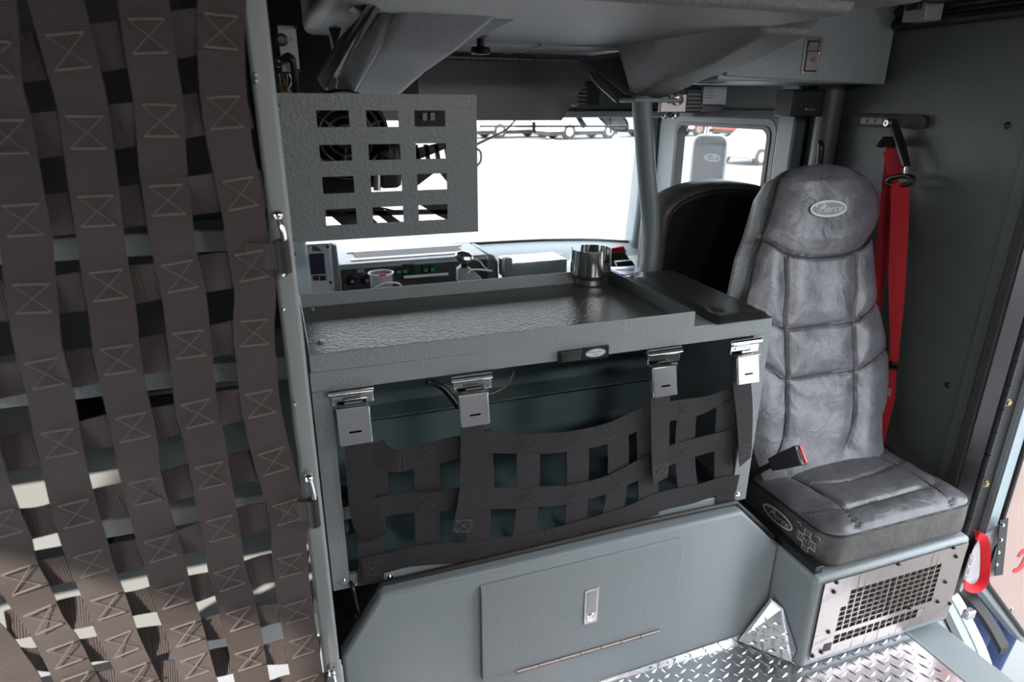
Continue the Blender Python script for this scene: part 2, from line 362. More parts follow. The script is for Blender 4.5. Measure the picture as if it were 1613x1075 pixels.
# ================================================================ LEFT: tall cabinet with its cargo net
NY = .876
t = thing('tall_cabinet', 'tall blue grey metal cabinet with shelves behind the large cargo net', 'cabinet', (-.5, .95, 0))
mb = MB(); mb.box((-.0135, .884, -.0), (.0135, 1.0, 1.66)); post = mb.build('corner_post', POST, t, bevel=.005)
MB().box((.0, 1.0, 0), (.0135, 1.56, 1.66)).build('side_panel', DPAINT, t)
MB().box((-1.0, 1.5, 0), (.0, 1.515, 1.66)).build('back_panel', PAINTS, t)
MB().box((-1.02, .884, 0), (-1.0, 1.515, 1.66)).build('side_panel', DPAINT, t)
MB().box((-.40, 1.25, .05), (-.385, 1.5, 1.66)).build('divider', MATTEB, t)
MB().box((-1.0, 1.24, .05), (-.40, 1.25, 1.66)).build('divider', MATTEB, t)
MB().box((-.9, 1.15, 1.0), (-.02, 1.235, 1.66)).build('divider', HEADL, t)
def shelf(q, depth=.5, m=POST):
    p = at(*q, 'Y', .98)
    m_ = MB(); m_.box((-1.0, .98, p.z-.012), (-.0, .98+depth, p.z)); m_.box((-1.0, .975, p.z-.016), (-.0, .99, p.z+.014))
    return m_.build('shelf', m, t, bevel=.002)
shelf((200, 385), .5); shelf((320, 588), .5, PAINT); shelf((300, 808), .5)
shelf((400, 975), .48)
for q in ((393, 118), (400, 128), (438, 489), (430, 640)):
    p = at(*q, 'Y', .884)
    m_ = MB(); screw(m_, (-.008, .8835, p.z), (0,-1,0), .003); m_.build('rivet', STEEL, t)
# --- net
netA_v = []
netA = thing('cargo_net', 'tall brown black webbing cargo net stitched in a grid over the left cabinet', 'cargo net', (-.3, NY, 0))
VST = [
 [(352,-30),(348,50),(352,145),(363,230),(381,316),(392,395),(402,456),(400,517),(405,581),(412,645),(429,720),(443,770),(455,820),(456,870),(462,930),(473,1000),(485,1075),(492,1110)],
 [(220,-40),(226,0),(239,93),(251,170),(256,250),(262,300),(270,365),(278,410),(290,465),(298,535),(305,595),(310,645),(325,705),(332,750),(341,798),(350,845),(357,895),(370,940),(384,1000),(398,1075),(405,1110)],
 [(75,-40),(88,0),(112,92),(130,165),(140,235),(149,302),(157,363),(166,424),(178,495),(185,560),(197,620),(213,690),(219,735),(228,775),(240,820),(252,860),(263,900),(274,945),(288,985),(300,1025),(314,1075),(324,1110)],
 [(-35,-40),(-20,0),(-8,120),(5,180),(18,253),(30,316),(40,370),(50,460),(60,545),(78,615),(92,690),(106,755),(120,810),(135,860),(150,905),(168,950),(186,1000),(205,1040),(222,1080),(235,1110)],
 [(-160,0),(-130,200),(-100,400),(-65,600),(-30,740),(-6,801),(12,850),(22,890),(42,930),(65,972),(92,1014),(110,1050),(124,1080),(135,1110)],
 [(-250,200),(-220,500),(-180,700),(-140,820),(-100,900),(-60,960),(-20,1010),(20,1060),(50,1110)]]
HST = [
 [(372,42),(298,52),(168,74),(50,90),(-20,97),(-130,105)],
 [(392,170),(302,182),(198,198),(73,213),(-30,224),(-140,230)],
 [(415,298),(322,306),(210,325),(97,338),(-10,350),(-120,360)],
 [(430,415),(345,428),(230,446),(112,462),(5,475),(-90,486)],
 [(425,524),(350,535),(245,558),(130,579),(20,597),(-80,608)],
 [(438,630),(362,641),(260,665),(152,683),(35,711),(-60,722)],
 [(462,724),(378,737),(282,761),(180,788),(65,822),(-40,835)],
 [(482,806),(400,817),(302,850),(197,877),(87,900),(20,915),(-20,922)],
 [(486,888),(410,898),(320,924),(222,949),(118,966),(60,978),(10,985)],
 [(494,958),(420,969),(335,990),(245,1010),(147,1024),(80,1036),(30,1040)],
 [(505,1018),(430,1030),(350,1043),(268,1060),(172,1072),(90,1085)],
 [(515,1078),(440,1087),(365,1100),(280,1112)]]
def npt(q, dy): return at(*q, 'Y', NY+dy)
def catq(P, n=8): return [(p.x, p.y) for p in cat([(a, b, 0) for a, b in P], n)]
for k, P in enumerate(VST):
    pts = [npt(q, .0016*math.sin(i*1.7+k)) for i, q in enumerate(P)]
    MB().ribbon(pts, .050, (0, -1, 0), .0016, 8, lambda s, k=k: .10*math.sin(s*17+k*2)+.06*math.sin(s*41+k)).build('vertical_strap', WEB, netA, smooth=60); netA_v.append(bpy.context.scene.collection.objects[-1])
for k, P in enumerate(HST):
    pts = [npt(q, .007+.0015*math.sin(i*2.3+k)) for i, q in enumerate(P)]
    MB().ribbon(pts, .047, (0, -1, 0), .0016, 8, lambda s, k=k: .16*math.sin(s*23+k*3)+.08*math.sin(s*9+k)).build('cross_strap', WEB, netA, smooth=60)
for k, Pv in enumerate(VST):
    strap = netA_v[k]
    cv = catq(Pv)
    for Ph in HST:
        ch = catq(Ph)
        best = min(((a[0]-b[0])**2+(a[1]-b[1])**2, i, j) for i, a in enumerate(cv) for j, b in enumerate(ch))
        if best[0] > 300 or best[1] < 1 or best[1] >= len(cv)-1: continue
        i = best[1]; c = npt(cv[i], -.0044); dv = (npt(cv[i-1], 0)-npt(cv[i+1], 0)); dv.y = 0; dv.normalize()
        dh = V((dv.z, 0, -dv.x)); dh = (dh+V((0,0,.08))).normalized()
        a, b = .018, .017
        q = [c-dh*a+dv*b, c+dh*a+dv*b, c+dh*a-dv*b, c-dh*a-dv*b]
        mb = MB()
        for s_, e_ in ((0,1),(3,2),(3,1),(0,2)):
            P = [q[s_].lerp(q[e_], f) for f in (0, .5, 1)]
            mb.ribbon(P, .0022 if (s_, e_) in ((0,1),(3,2)) else .0009, (0,-1,0), .0008, 2)
        mb.build('stitched_box', THREAD, strap, smooth=0)
# chrome hook pins on the post; the net's loops wrap them
for nm, z0, z1 in (('upper', at(437,338,'Y',.875).z, at(441,432,'Y',.875).z), ('middle', at(486,750,'Y',.875).z, at(494,826,'Y',.875).z), ('lowest, at the bottom edge', at(524,1055,'Y',.875).z, at(530,1150,'Y',.875).z)):
    hp = thing('hook_pin', 'chrome hook pin on the grey corner post, %s' % nm, 'hook', (.0, .875, z0), 'hook pins on the corner post')
    m_ = MB(); m_.tube([(.0, .868, z0-.006), (.002, .863, z0-.02), (.003, .863, (z0+z1)/2), (.003, .863, z1+.008), (-.002, .868, z1)], .0036, 10); m_.build('rod', CHROME, hp)
    m_ = MB(); m_.ball((-.001, .868, z0), .0065); m_.lathe([(.006, 0), (.006, .012)], (-.001, .871, z0), (0, 1, 0), 12); m_.build('ball_stud', CHROME, hp)
    MB().tube([(.0, .865, (z0+z1)/2-.0+.008), (.0, .865, z1+.004)], .0085, 12).build('net_loop', WEB2, netA, smooth=60)
    MB().ribbon([(.0, .8655, (z0+z1)/2-.012), (-.02, .872, (z0+z1)/2-.014), (-.045, .876, (z0+z1)/2-.012)], .034, (0,-1,0), .0014, 4).build('net_loop', WEB, netA)
# ================================================================ MIDDLE: low cabinet on the engine cover
CX0, CX1, CZ0, CZ1, CY = .0200, 1.047, .418, .908, 1.15
OX0, OX1, OZ0, OZ1 = .055, 1.0, .45, .868
cab = thing('low_cabinet', 'low blue grey metal cabinet with open front behind a black net', 'cabinet', (.53, CY, CZ0))
mb = MB(); mb.box((CX0, CY, OZ1), (CX1, CY+.012, CZ1)); mb.box((CX0, CY, CZ0), (OX0, CY+.012, OZ1)); mb.box((OX1, CY, CZ0), (CX1, CY+.012, OZ1)); mb.box((OX0, CY, CZ0), (OX1, CY+.012, OZ0))
mb.build('front_frame', PAINT, cab, bevel=.0015)
MB().box((CX0, CY+.012, CZ1-.004), (CX1, 1.6, CZ1)).build('top_panel', PAINT, cab)
for x in (CX0, CX1-.006): MB().box((x, CY+.012, CZ0), (x+.006, 1.6, CZ1-.004)).build('side_panel', PAINT, cab)
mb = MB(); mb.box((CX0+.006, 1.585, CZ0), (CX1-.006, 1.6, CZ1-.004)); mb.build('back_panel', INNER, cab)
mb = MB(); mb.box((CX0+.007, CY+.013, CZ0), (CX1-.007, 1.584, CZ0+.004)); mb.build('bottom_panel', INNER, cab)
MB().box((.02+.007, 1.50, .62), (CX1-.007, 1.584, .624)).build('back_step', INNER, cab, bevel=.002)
mb = MB(); mb.box((OX0+.05, CY-.006, CZ0+.002), (OX1-.0, CY, CZ0+.03)); mb.build('bottom_lip', PAINTS, cab, bevel=.0015)
for q in ((543,915),(558,919),(614,906),(1152,770),(1161,778),(1118,797),(729,886)):
    p = at(*q, 'Y', CY); m_ = MB(); m_.lathe([(.006,0),(.006,.003),(.0035,.003),(.0035,.007),(1e-4,.007)], (p.x, CY-.0 if q[0] not in (614,1118,729) else CY-.006, p.z), (0,-1,0), 12); m_.build('bolt', CHROME, cab)
# tray on top
TX0, TX1, TZ, TH, TY1 = .0225, .833, .908, .036, 1.575
tr = thing('top_tray', 'grey metal tray with raised lip lying on the low cabinet', 'tray', (.43, 1.36, TZ))
MB().box((TX0, CY+.002, TZ+.0004), (TX1, TY1, TZ+.004)).build('tray_floor', TRAYM, tr)
mb = MB(); mb.box((TX0, CY-.003, TZ+.0004), (TX1, CY+.001, TZ+TH)); mb.build('front_lip', PAINT, tr, bevel=.0015)
mb = MB(); mb.box((TX0, TY1-.02, TZ+.004), (TX1, TY1-.016, TZ+TH)); mb.build('back_lip', PAINT, tr, bevel=.001)
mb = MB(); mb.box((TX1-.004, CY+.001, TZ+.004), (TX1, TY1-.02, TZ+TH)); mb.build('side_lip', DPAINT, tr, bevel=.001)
mb = MB(); mb.box((TX0, CY+.001, TZ+.004), (TX0+.003, TY1-.02, TZ+TH)); mb.build('side_lip', PAINT, tr, bevel=.001)
for x, y in ((.05, 1.54), (.05, 1.3), (.78, 1.54)):
    m_ = MB(); screw(m_, (x, y, TZ+.004), (0,0,1), .006); m_.build('screw', STEEL, tr)
# black padded cover beside the tray
pd = thing('padded_cover', 'black vinyl padded cover with tufted screws beside the tray', 'pad', (.97, 1.38, CZ1))
P = [at(1131,510,'Z',.912), at(1217,499,'Z',.912), at(1059,428,'Z',.912), at(985,434,'Z',.912)]
P[0].x = max(P[0].x, .885)
mb = MB(); n = 14
tuf = [at(1124,491,'Z',.918), at(1185,488,'Z',.918), at(1001,434,'Z',.918), at(1053,432,'Z',.918)]
rows = []
for j in range(n*2+1):
    row = []
    for i in range(n+1):
        u, v = i/n, j/(2*n); p = P[0].lerp(P[1], u).lerp(P[3].lerp(P[2], u), v)
        e = min(u, 1-u)*.15; e2 = min(v, 1-v)*.43; h = .011*min(1, e/.012)**.5*min(1, e2/.012)**.5
        for q in tuf: h -= .007*math.exp(-((p-q).length/.014)**2)
        row.append((p.x, p.y, .9085+max(h, .0005)+.002))
    rows.append(row)
mb.loft(rows, cap=False, closed=False)
mb.prism([(q.x, q.y, .9085) for q in P], (0, 0, .002)); mb.build('pad', mat('black_pad_vinyl', (.03,.028,.028), .33, 0, .4, 300, .0008), pd, smooth=60)
for q in tuf:
    m_ = MB(); m_.lathe([(.009,0),(.008,.003),(.003,.0045),(1e-4,.0045)], (q.x, q.y, .9125), (0,0,1), 12); m_.build('tuft_screw', SMOOTHB, pd)
# chrome cup holder on the tray
c = at(929, 447, 'Z', TZ+.004); c = V((c.x-.0, c.y+.0, TZ+.0045)); R0 = .044
ch = thing('cup_holder', 'polished chrome cup holder with slotted sides at the back corner of the tray', 'cup holder', c)
mb = MB(); mb.lathe([(.037,0),(.040,.003),(.040,.016),(.046,.022),(.053,.03),(.051,.03),(.04,.02),(.036,.014),(1e-4,.014)], c, (0,0,1), 40, False); mb.build('base', STEEL, ch)
mb = MB(); N = 288
def toph(a):
    d = .014
    for ac in (-62, 118):
        x = abs((math.degrees(a)-ac+180) % 360-180)
        if x < 21: return .040+.014*(x/18.5)**4 if x < 18.5 else .054+(x-18.5)/2.5*.042
    return .096
R1 = .0535
ring = []
for k in range(N):
    a = 2*PI*k/N; h = toph(a); ring.append([(c.x+r*math.cos(a), c.y+r*math.sin(a), c.z+z) for r, z in ((R1,.03),(R1,h),(R1-.002,h),(R1-.002,.03))])
ring.append(ring[0]); mb.loft(ring, False); mb.build('cup_wall', CHROME, ch)
m_ = MB(); m_.ball((c.x-.018, c.y+.049, c.z+.075), .004); m_.build('rivet', STEEL, ch)
# compartment light switch
s0 = at(878, 552, 'Y', CY); s1 = at(956, 567, 'Y', CY); zz = at(915, 557, 'Y', CY).z
sw = thing('light_switch', 'small black rocker switch with oval silver COMPARTMENT LIGHT label', 'switch', (s0.x, CY, zz))
xm = at(914, 556, 'Y', CY).x
MB().box((s0.x, CY-.010, zz-.0125), (xm, CY-.0002, zz+.0125)).build('housing', SMOOTHB, sw, bevel=.003)
m_ = MB(); m_.box((s0.x+.005, CY-.0125, zz-.009), (xm-.004, CY-.010, zz+.009)); [m_.box((s0.x+.008+i*.003, CY-.0131, zz-.008), (s0.x+.0092+i*.003, CY-.0125, zz+.008)) for i in range(4)]; m_.build('rocker', MATTEB, sw)
MB().box((xm+.0012, CY-.007, zz-.0135), (s1.x, CY-.0002, zz+.0125)).build('label_plate', SMOOTHB, sw, bevel=.0008)
ox = (xm+s1.x)/2+.0005; mb = MB(); mb.prism([(ox+.0235*math.cos(2*PI*i/32), CY-.0075, zz+.0095*math.sin(2*PI*i/32)) for i in range(32)], (0, .0005, 0)); mb.build('oval_label', mat('silver_label', (.6,.6,.62), .35), sw)
mb = text_mb('COMPARTMENT', .0050, (ox-.0185, CY-.0076, zz+.0005), (1,0,0), (0,0,1), .0003, xs=.95); m2 = text_mb('LIGHT', .0050, (ox-.0075, CY-.0076, zz-.0052), (1,0,0), (0,0,1), .0003); mb.add(m2.v, m2.f); mb.build('label_text', SMOOTHB, sw, smooth=0)
mb = MB(); strokes(mb, [oval(.0218, .0082)], (ox, CY-.0076, zz), (1,0,0), (0,0,1), 1, .0005, .0003); mb.build('label_ring', SMOOTHB, sw)
# --- low net
NB = 1.138
netB = thing('cargo_net', 'low black webbing cargo net sagging across the open cabinet front', 'cargo net', (.53, NB, CZ0))
def bp(q, dy=0): return at(*q, 'Y', NB+dy)
HB = [([(586,700),(593,715),(624,727),(651,721),(689,713),(723,705),(765,697),(803,698),(860,699),(908,694),(961,682),(1014,658),(1057,648),(1103,640),(1128,630),(1150,618)], [.051]*11+[.05,.048,.038,.028]),
      ([(588,803),(632,793),(689,791),(727,785),(803,785),(860,782),(891,780),(944,768),(979,754),(1021,733),(1057,717),(1092,706),(1131,696),(1165,690)], .051),
      ([(570,897),(612,886),(658,876),(746,869),(803,861),(860,849),(891,841),(944,826),(997,809),(1039,791),(1096,778),(1131,767),(1162,762)], .052)]
for P, w in HB: MB().ribbon([bp(q, .0015*math.sin(i*2)) for i, q in enumerate(P)], w, (0,-1,0), .0016, 6, lambda s: .08*math.sin(s*15)).build('cross_strap', WEB2, netB, smooth=60)
VB = [[(588,706),(590,740),(588,800),(585,850),(585,920)], [(672,708),(673,760),(673,797),(674,878)], [(753,680),(759,759),(754,820),(750,880)], [(832,690),(832,774),(828,824),(822,852)],
      [(910,686),(910,763),(907,819),(903,840)], [(972,670),(974,727),(970,784),(963,812)], [(1018,640),(1021,763),(1023,815)], [(1083,636),(1079,692),(1080,738),(1086,786)], [(1143,634),(1143,650),(1140,692),(1140,749),(1143,795)]]
for i, P in enumerate(VB): MB().ribbon([bp(q, .0035) for q in P], .053, (0,-1,0), .0016, 6).build('vertical_strap', WEB2, netB, smooth=60)
thr2 = mat('dark_thread', (.07,.06,.06), .8)
for q in ((586,897),(674,875),(750,868),(822,855),(905,836),(1143,762),(672,718),(753,696),(832,698),(905,694),(960,682),(1080,644),(674,791),(832,784),(907,779),(975,757),(1080,712)):
    c_ = bp(q, -.0032); mb = MB()
    for a, b in (((-1,-1),(1,1)), ((-1,1),(1,-1)), ((-1,1),(1,1)), ((-1,-1),(1,-1))):
        mb.ribbon([c_+V((a[0]*.016, 0, a[1]*.015)), c_, c_+V((b[0]*.016, 0, b[1]*.015))] if a[1] != b[1] else [c_+V((a[0]*.016,0,a[1]*.015)), c_+V((0,0,a[1]*.015)), c_+V((b[0]*.016,0,b[1]*.015))], .0009, (0,-1,0), .0006, 1)
    mb.build('stitched_box', thr2, netB, smooth=0)
# --- buckles with hinge and hanging pull strap
BK = [('leftmost of the four on the low cabinet', (519,622), (588,610), (561,697), [(563,690),(567,759),(574,820),(594,848)]),
      ('second from the left on the low cabinet', (713,601), (775,590), (748,668), [(744,664),(742,759),(735,805),(727,836)]),
      ('third from the left, under the tray corner', (1021,560), (1074,548), (1046,622), [(1040,616),(1040,692),(1040,758)]),
      ('rightmost, beside the rear facing seat', (1152,545), (1199,533), (1176,602), [(1168,596),(1173,657),(1174,728)])]
for k, (nm, hl, hr, pb, tail) in enumerate(BK):
    a = at(*hl, 'Y', CY-.008); b = at(*hr, 'Y', CY-.008); zc = (a.z+b.z)/2; x0, x1 = a.x, b.x; x1 = x0+max(.062, x1-x0)*1.0
    bk = thing('net_buckle', 'chrome buckle with black pull strap, %s' % nm, 'buckle', ((x0+x1)/2, CY, zc), 'chrome buckles of the low net')
    m_ = MB(); wk = (x1-x0)/3
    for i in range(3): m_.lathe([(.0074,0),(.0074,wk-.0008)], (x0+i*wk, CY-.008, zc), (1,0,0), 20)
    m_.lathe([(.0045,-.004),(.006,-.003),(.006,0)], (x0, CY-.008, zc), (1,0,0), 14); m_.build('hinge_knuckle', CHROME, bk)
    m_ = MB(); m_.box((x0+.002, CY-.006, zc-.028), (x1-.001, CY-.003, zc-.006)); m_.build('hinge_leaf', CHROME, bk, bevel=.001)
    # buckle body tilted a little outwards
    pw = .060; px0 = at(pb[0], pb[1], 'Y', CY-.03).x-pw/2; zb = at(pb[0], pb[1], 'Y', CY-.03).z; zt = zc-.026
    m_ = MB()
    for sx in (px0, px0+pw-.003): m_.prism([(sx, CY-.010, zt), (sx, CY-.022, zt-.002), (sx, CY-.036, zb), (sx, CY-.022, zb-.002)], (.003, 0, 0))
    m_.build('side_bracket', CHROME, bk, bevel=.0008)
    fr = []
    N_ = 8
    def plate_pt(u, v, off): return V((px0+.002+u*(pw-.004), CY-.0235-.0145*v-off, zt-.003+(zb-zt+.003)*v))
    nn = V((0, -(zt-zb), -.0145)).normalized()
    outer = [plate_pt(0,0,0), plate_pt(1,0,0), plate_pt(1,1,0), plate_pt(0,1,0)]
    su0, su1, sv0, sv1 = .3, .7, .62, .68
    uvg = lambda us, vs: None
    us, vs = [0, su0, su1, 1], [0, sv0, sv1, 1]; m_ = MB()
    for i in range(3):
        for j in range(3):
            if (i, j) == (1, 1): continue
            q = [plate_pt(us[i], vs[j], 0), plate_pt(us[i+1], vs[j], 0), plate_pt(us[i+1], vs[j+1], 0), plate_pt(us[i], vs[j+1], 0)]
            m_.add(q, [(0,1,2,3)])
    o = m_.build('flip_plate', mat('bright_plate', (.6,.58,.61), .26, 1) if k == 0 else bpy.data.materials['bright_plate'], bk, smooth=0)
    sm = o.modifiers.new('thick', 'SOLIDIFY'); sm.thickness = .002; sm.offset = 0
    MB().box((px0+.008, CY-.024, zb+.006), (px0+pw-.008, CY-.019, zt-.004)).build('latch_core', SMOOTHB, bk)
    m_ = MB(); m_.tube([(px0-.001, CY-.024, zt-.001), (px0+pw+.001, CY-.024, zt-.001)], .0032, 10); m_.tube([(px0+.016, CY-.018, zt+.006), (px0+pw-.012, CY-.018, zt+.006)], .0025, 8); m_.build('cross_pin', CHROME, bk)
    n_ = len(tail); pts = [at(q[0], q[1], 'Y', CY-.030+(.004*i if k else .002*i)) for i, q in enumerate(tail)]
    MB().ribbon(pts, .048, (0,-1,0), .0018, 6, (lambda s: .25*s*s) if k == 0 else (lambda s, k=k: -.12*s*s*k)).build('pull_strap', WEB2, bk, smooth=60)
    c_ = pts[-1].lerp(pts[-2], .28)+V((0,-.004,0)); dv = (pts[-2]-pts[-1]); dv.y = 0; dv.normalize(); dh = V((dv.z, 0, -dv.x))
    if k:
        m_ = MB(); q = [c_-dh*.017+dv*.014, c_+dh*.017+dv*.014, c_+dh*.017-dv*.014, c_-dh*.017-dv*.014]
        for s_, e_ in ((0,1),(3,2),(3,1),(0,2),(0,3),(1,2)): m_.ribbon([q[s_], q[s_].lerp(q[e_], .5), q[e_]], .0009, (0,-1,0), .0006, 1)
        m_.build('tip_stitching', THREAD, bk, smooth=0)
# cables in the low cabinet
def cable(name, pts, r, m, label, cat_='cable', grp=None):
    return tag(MB().tube(cat(pts, 8), r, 8).build(name, m, smooth=60), label, cat_, grp)
cable('cable', [at(*q, 'Y', 1.2) for q in ((534,760),(533,800),(538,850),(545,900))]+[at(555,925,'Y',1.135), at(565,965,'Y',1.13), at(560,972,'Y',1.12)], .004, SMOOTHB, 'black cable dangling out of the lower left corner of the low cabinet')
cable('corrugated_cable', [at(*q, 'Y', 1.25) for q in ((672,601),(695,610),(712,628),(722,642))], .0065, SMOOTHB, 'black corrugated cable behind the second buckle')
cable('copper_wire', [at(*q, 'Y', 1.2) for q in ((700,606),(740,622),(775,620),(798,607),(810,585))], .0012, COPPER, 'thin copper coloured wire looping beside the second buckle', 'wire')
b0 = at(548, 805, 'Y', 1.22)
mb = MB(); mb.lathe([(1e-4,0),(.028,.004),(.034,.02),(.033,.07),(.026,.09),(.02,.095),(1e-4,.096)], b0+V((-.008,0,-.045)), (0,0,1), 20); bg = thing('wrapped_bundle', 'black plastic wrapped bundle with white label in the low cabinet left corner', 'bundle', b0+V((0,0,-.045)))
mb.build('wrap', SMOOTHB, bg); 
MB().obox(b0+V((-.034,-.032,.0)), (.04,-.006,.006), (0,.0015,0), (.004,0,.03)).build('paper_label', mat('crinkled_label', (.4,.4,.42), .4, 0, 1, 60, .004), bg)
# ================================================================ ENGINE COVER under the low cabinet
KY = 1.104
ec = thing('engine_cover', 'blue grey engine cover end panel with slanted corners above the tread plate', 'engine cover', (.6, KY, 0))
poly = [(.022,0),(.022,.285),(.111,.42),(1.003,.42),(1.134,.285),(1.134,0)]
MB().prism([(x, KY, z) for x, z in poly], (0, .04, 0)).build('end_panel', PAINTS, ec, bevel=.008, seg=3)
pol2 = [(x, z) for x, z in poly]
MB().prism([(x+(.0 if x>.5 else 0), KY+.041, z-.006) for x, z in pol2 if z > 0]+[(1.2, KY+.041, .27), (1.2, KY+.041, 0), (-.02, KY+.041, 0)][0:0], (0, .7, 0))
mp = [(-.0, .26), (.022,.285),(.111,.418),(1.003,.418),(1.134,.285),(1.15,.26),(1.15,.24),(0,.24)]
MB().prism([(x, KY+.041, z-.002) for x, z in mp], (0, .78, 0)).build('sound_mat', RUBBER, ec, bevel=.006)
mb = MB(); pth = [(.026,KY+.03,.24),(.030,KY+.03,.292),(.118,KY+.028,.426),(.5,KY+.03,.426),(.75,KY+.03,.431),(1.003,KY+.03,.428),(1.14,KY+.03,.292)]
mb.tube(pth, .0065, 8); mb.build('mat_edge', RUBBER, ec, smooth=60)
dx0, dx1, dz0, dz1 = at(758.2,927.5,'Y',KY-.012).x, at(1078,851,'Y',KY-.012).x, at(773,1069,'Y',KY-.012).z, at(758.2,927.5,'Y',KY-.012).z
ad = MB()
ad.loft([[(dx0, KY-.001, dz0),(dx1, KY-.001, dz0),(dx1, KY-.001, dz1),(dx0, KY-.001, dz1)], [(dx0, KY-.012, dz0),(dx1, KY-.012, dz0),(dx1, KY-.012, dz1-.022),(dx0, KY-.012, dz1-.022)]])
door = ad.build('access_door', PAINT, ec, bevel=.0015)
hx0, hx1 = at(813,1064,'Y',KY-.012).x, at(1038,998,'Y',KY-.012).x
m_ = MB(); nk = 7
for i in range(nk): m_.lathe([(.0048,0),(.0048,(hx1-hx0)/nk-.002)], (hx0+i*(hx1-hx0)/nk, KY-.014, dz0-.001), (1,0,0), 10)
m_.build('piano_hinge', GRILLM, door)
lc = at(931, 955, 'Y', KY-.013); hw, hh = .018, .050
m_ = MB(); m_.prism([(lc.x+math.copysign(hw-.004, c1)+.004*math.cos(a), KY-.012, lc.z+math.copysign(hh-.004, s1)+.004*math.sin(a)) for c1, s1, a0 in ((1,1,0),(-1,1,90),(-1,-1,180),(1,-1,270)) for a in [math.radians(a0+30*j) for j in range(4)]], (0, -.003, 0)); lt = m_.build('latch_bezel', STEEL, door, bevel=.001)
MB().box((lc.x-.012, KY-.0165, lc.z-.018), (lc.x+.012, KY-.0152, lc.z+.041)).build('paddle', mat('satin_grey_paddle', (.33,.34,.36), .3, .6), door, bevel=.001)
m_ = MB(); m_.lathe([(.011,0),(.010,.0015),(1e-4,.0018)], (lc.x, KY-.0155, lc.z-.032), (0,-1,0), 16); m_.build('lock_button', CHROME, door)
# tread plate guards on the engine cover foot
def treadplate(name, poly3, up, label):
    P = [V(p) for p in poly3]; e1 = (P[1]-P[0]).normalized(); n = (P[1]-P[0]).cross(P[2]-P[1]).normalized(); e2 = n.cross(e1)
    loc = [((p-P[0]).dot(e1), (p-P[0]).dot(e2)) for p in P]
    x0 = min(a for a, b in loc); x1 = max(a for a, b in loc); y0 = min(b for a, b in loc); y1 = max(b for a, b in loc)
    def ins(x, y):
        c = False; j = len(loc)-1
        for i in range(len(loc)):
            (xi, yi), (xj, yj) = loc[i], loc[j]
            if (yi > y) != (yj > y) and x < (xj-xi)*(y-yi)/(yj-yi)+xi: c = not c
            j = i
        return c
    mb = MB(); mb.prism([p-n*.002 for p in P], n*.002); ps = .024
    for i in range(int((x1-x0)/ps)+1):
        for j in range(int((y1-y0)/ps)+1):
            x, y = x0+(i+.5)*ps, y0+(j+.5)*ps
            if ins(x, y) and ins(x+.008, y) and ins(x-.008, y) and ins(x, y+.008) and ins(x, y-.008):
                d = (i+j) % 2; a1 = (e1+e2*.35).normalized() if d else (e2-e1*.35).normalized(); lozenge(mb, P[0]+e1*x+e2*y, a1, n.cross(a1), n)
    return tag(mb.build(name, ALU, smooth=0), label, 'tread plate guard')
treadplate('tread_plate_guard', [at(965,1085,'Y',KY-.004), at(1180,1024,'Y',KY-.004), at(1187,1003,'Y',KY-.004), at(1181,996,'Y',KY-.004), at(940,1076,'Y',KY-.004)], 0, 'long low diamond tread plate strip along the foot of the engine cover')
treadplate('tread_plate_guard', [(1.045,1.098,.002), (1.131,.99,.002), (1.131,.985,.05), (1.131,1.05,.128), (1.118,1.085,.135)], 0, 'pointed diamond tread plate corner guard between engine cover and seat box')
# ================================================================ SEAT BOX with heater grille
BX0, BX1, BY0, BZ = 1.135, 1.655, .967, .283
sb = thing('seat_box', 'blue grey metal seat base box with perforated steel heater grille', 'seat base', (1.4, 1.2, 0))
mb = MB(); mb.box((BX0, BY0, .0), (BX1, 1.7, BZ)); mb.build('box_body', PAINT, sb, bevel=.012, seg=3)
gx0, gx1, gz0, gz1 = 1.155, 1.638, .03, .272
NX, NZ = 18, 12
hx = lambda i: 1.222+i*(.335/15); rowsz = [.062+i*.0148 for i in range(2)]+[.104+i*.0158 for i in range(8)]
holes = set()
xs = [gx0]; 
for i in range(15): xs += [hx(i), hx(i)+.0191]
xs += [gx1]; zs = [gz0]
for z in rowsz: zs += [z, z+.0134]
zs += [gz1]; mb = MB(); y = BY0-.006
for i in range(len(xs)-1):
    for j in range(len(zs)-1):
        if i % 2 == 1 and j % 2 == 1 and not (i < 3 and j > 14) and not (j < 4 and i > 25): continue
        mb.add([(xs[i],y,zs[j]),(xs[i+1],y,zs[j]),(xs[i+1],y,zs[j+1]),(xs[i],y,zs[j+1])], [(0,1,2,3)])
gr = mb.build('heater_grille', GRILLM, sb, smooth=0)
bm = bmesh.new(); bm.from_mesh(gr.data); bmesh.ops.remove_doubles(bm, verts=bm.verts, dist=1e-5); bm.to_mesh(gr.data); bm.free()
sm = gr.modifiers.new('t', 'SOLIDIFY'); sm.thickness = .002; sm.offset = 0
MB().box((1.212, BY0-.0022, .055), (1.565, BY0-.0005, .235)).build('heater_core', mat('dark_radiator_core', (.02,.014,.012), .6, .3), sb)
m_ = MB(); [m_.box((1.215+i*.0112, BY0-.0036, .058), (1.2172+i*.0112, BY0-.0023, .232)) for i in range(31)]; m_.build('radiator_fins', mat('radiator_fins', (.16,.11,.09), .4, .6), gr)
MB().box((1.194, BY0-.008, .046), (1.218, BY0-.0071, .07)).build('grille_notch', MATTEB, gr)
for q in ((1318,918),(1314,933),(1305,996),(1294,1028),(1280,1034),(1415,889),(1502,863),(1506,877),(1489,917),(1496,951),(1477,948),(1432,958)):
    p = at(*q, 'Y', BY0-.008)
    if p.x > gx1-.008: p.x = gx1-.012
    m_ = MB(); m_.lathe([(.0055,0),(.0055,.003),(.0035,.005),(.002,.005),(.002,.003),(1e-4,.003)], (p.x, y-.001, p.z), (0,-1,0), 12); m_.build('bolt', SMOOTHB, gr)
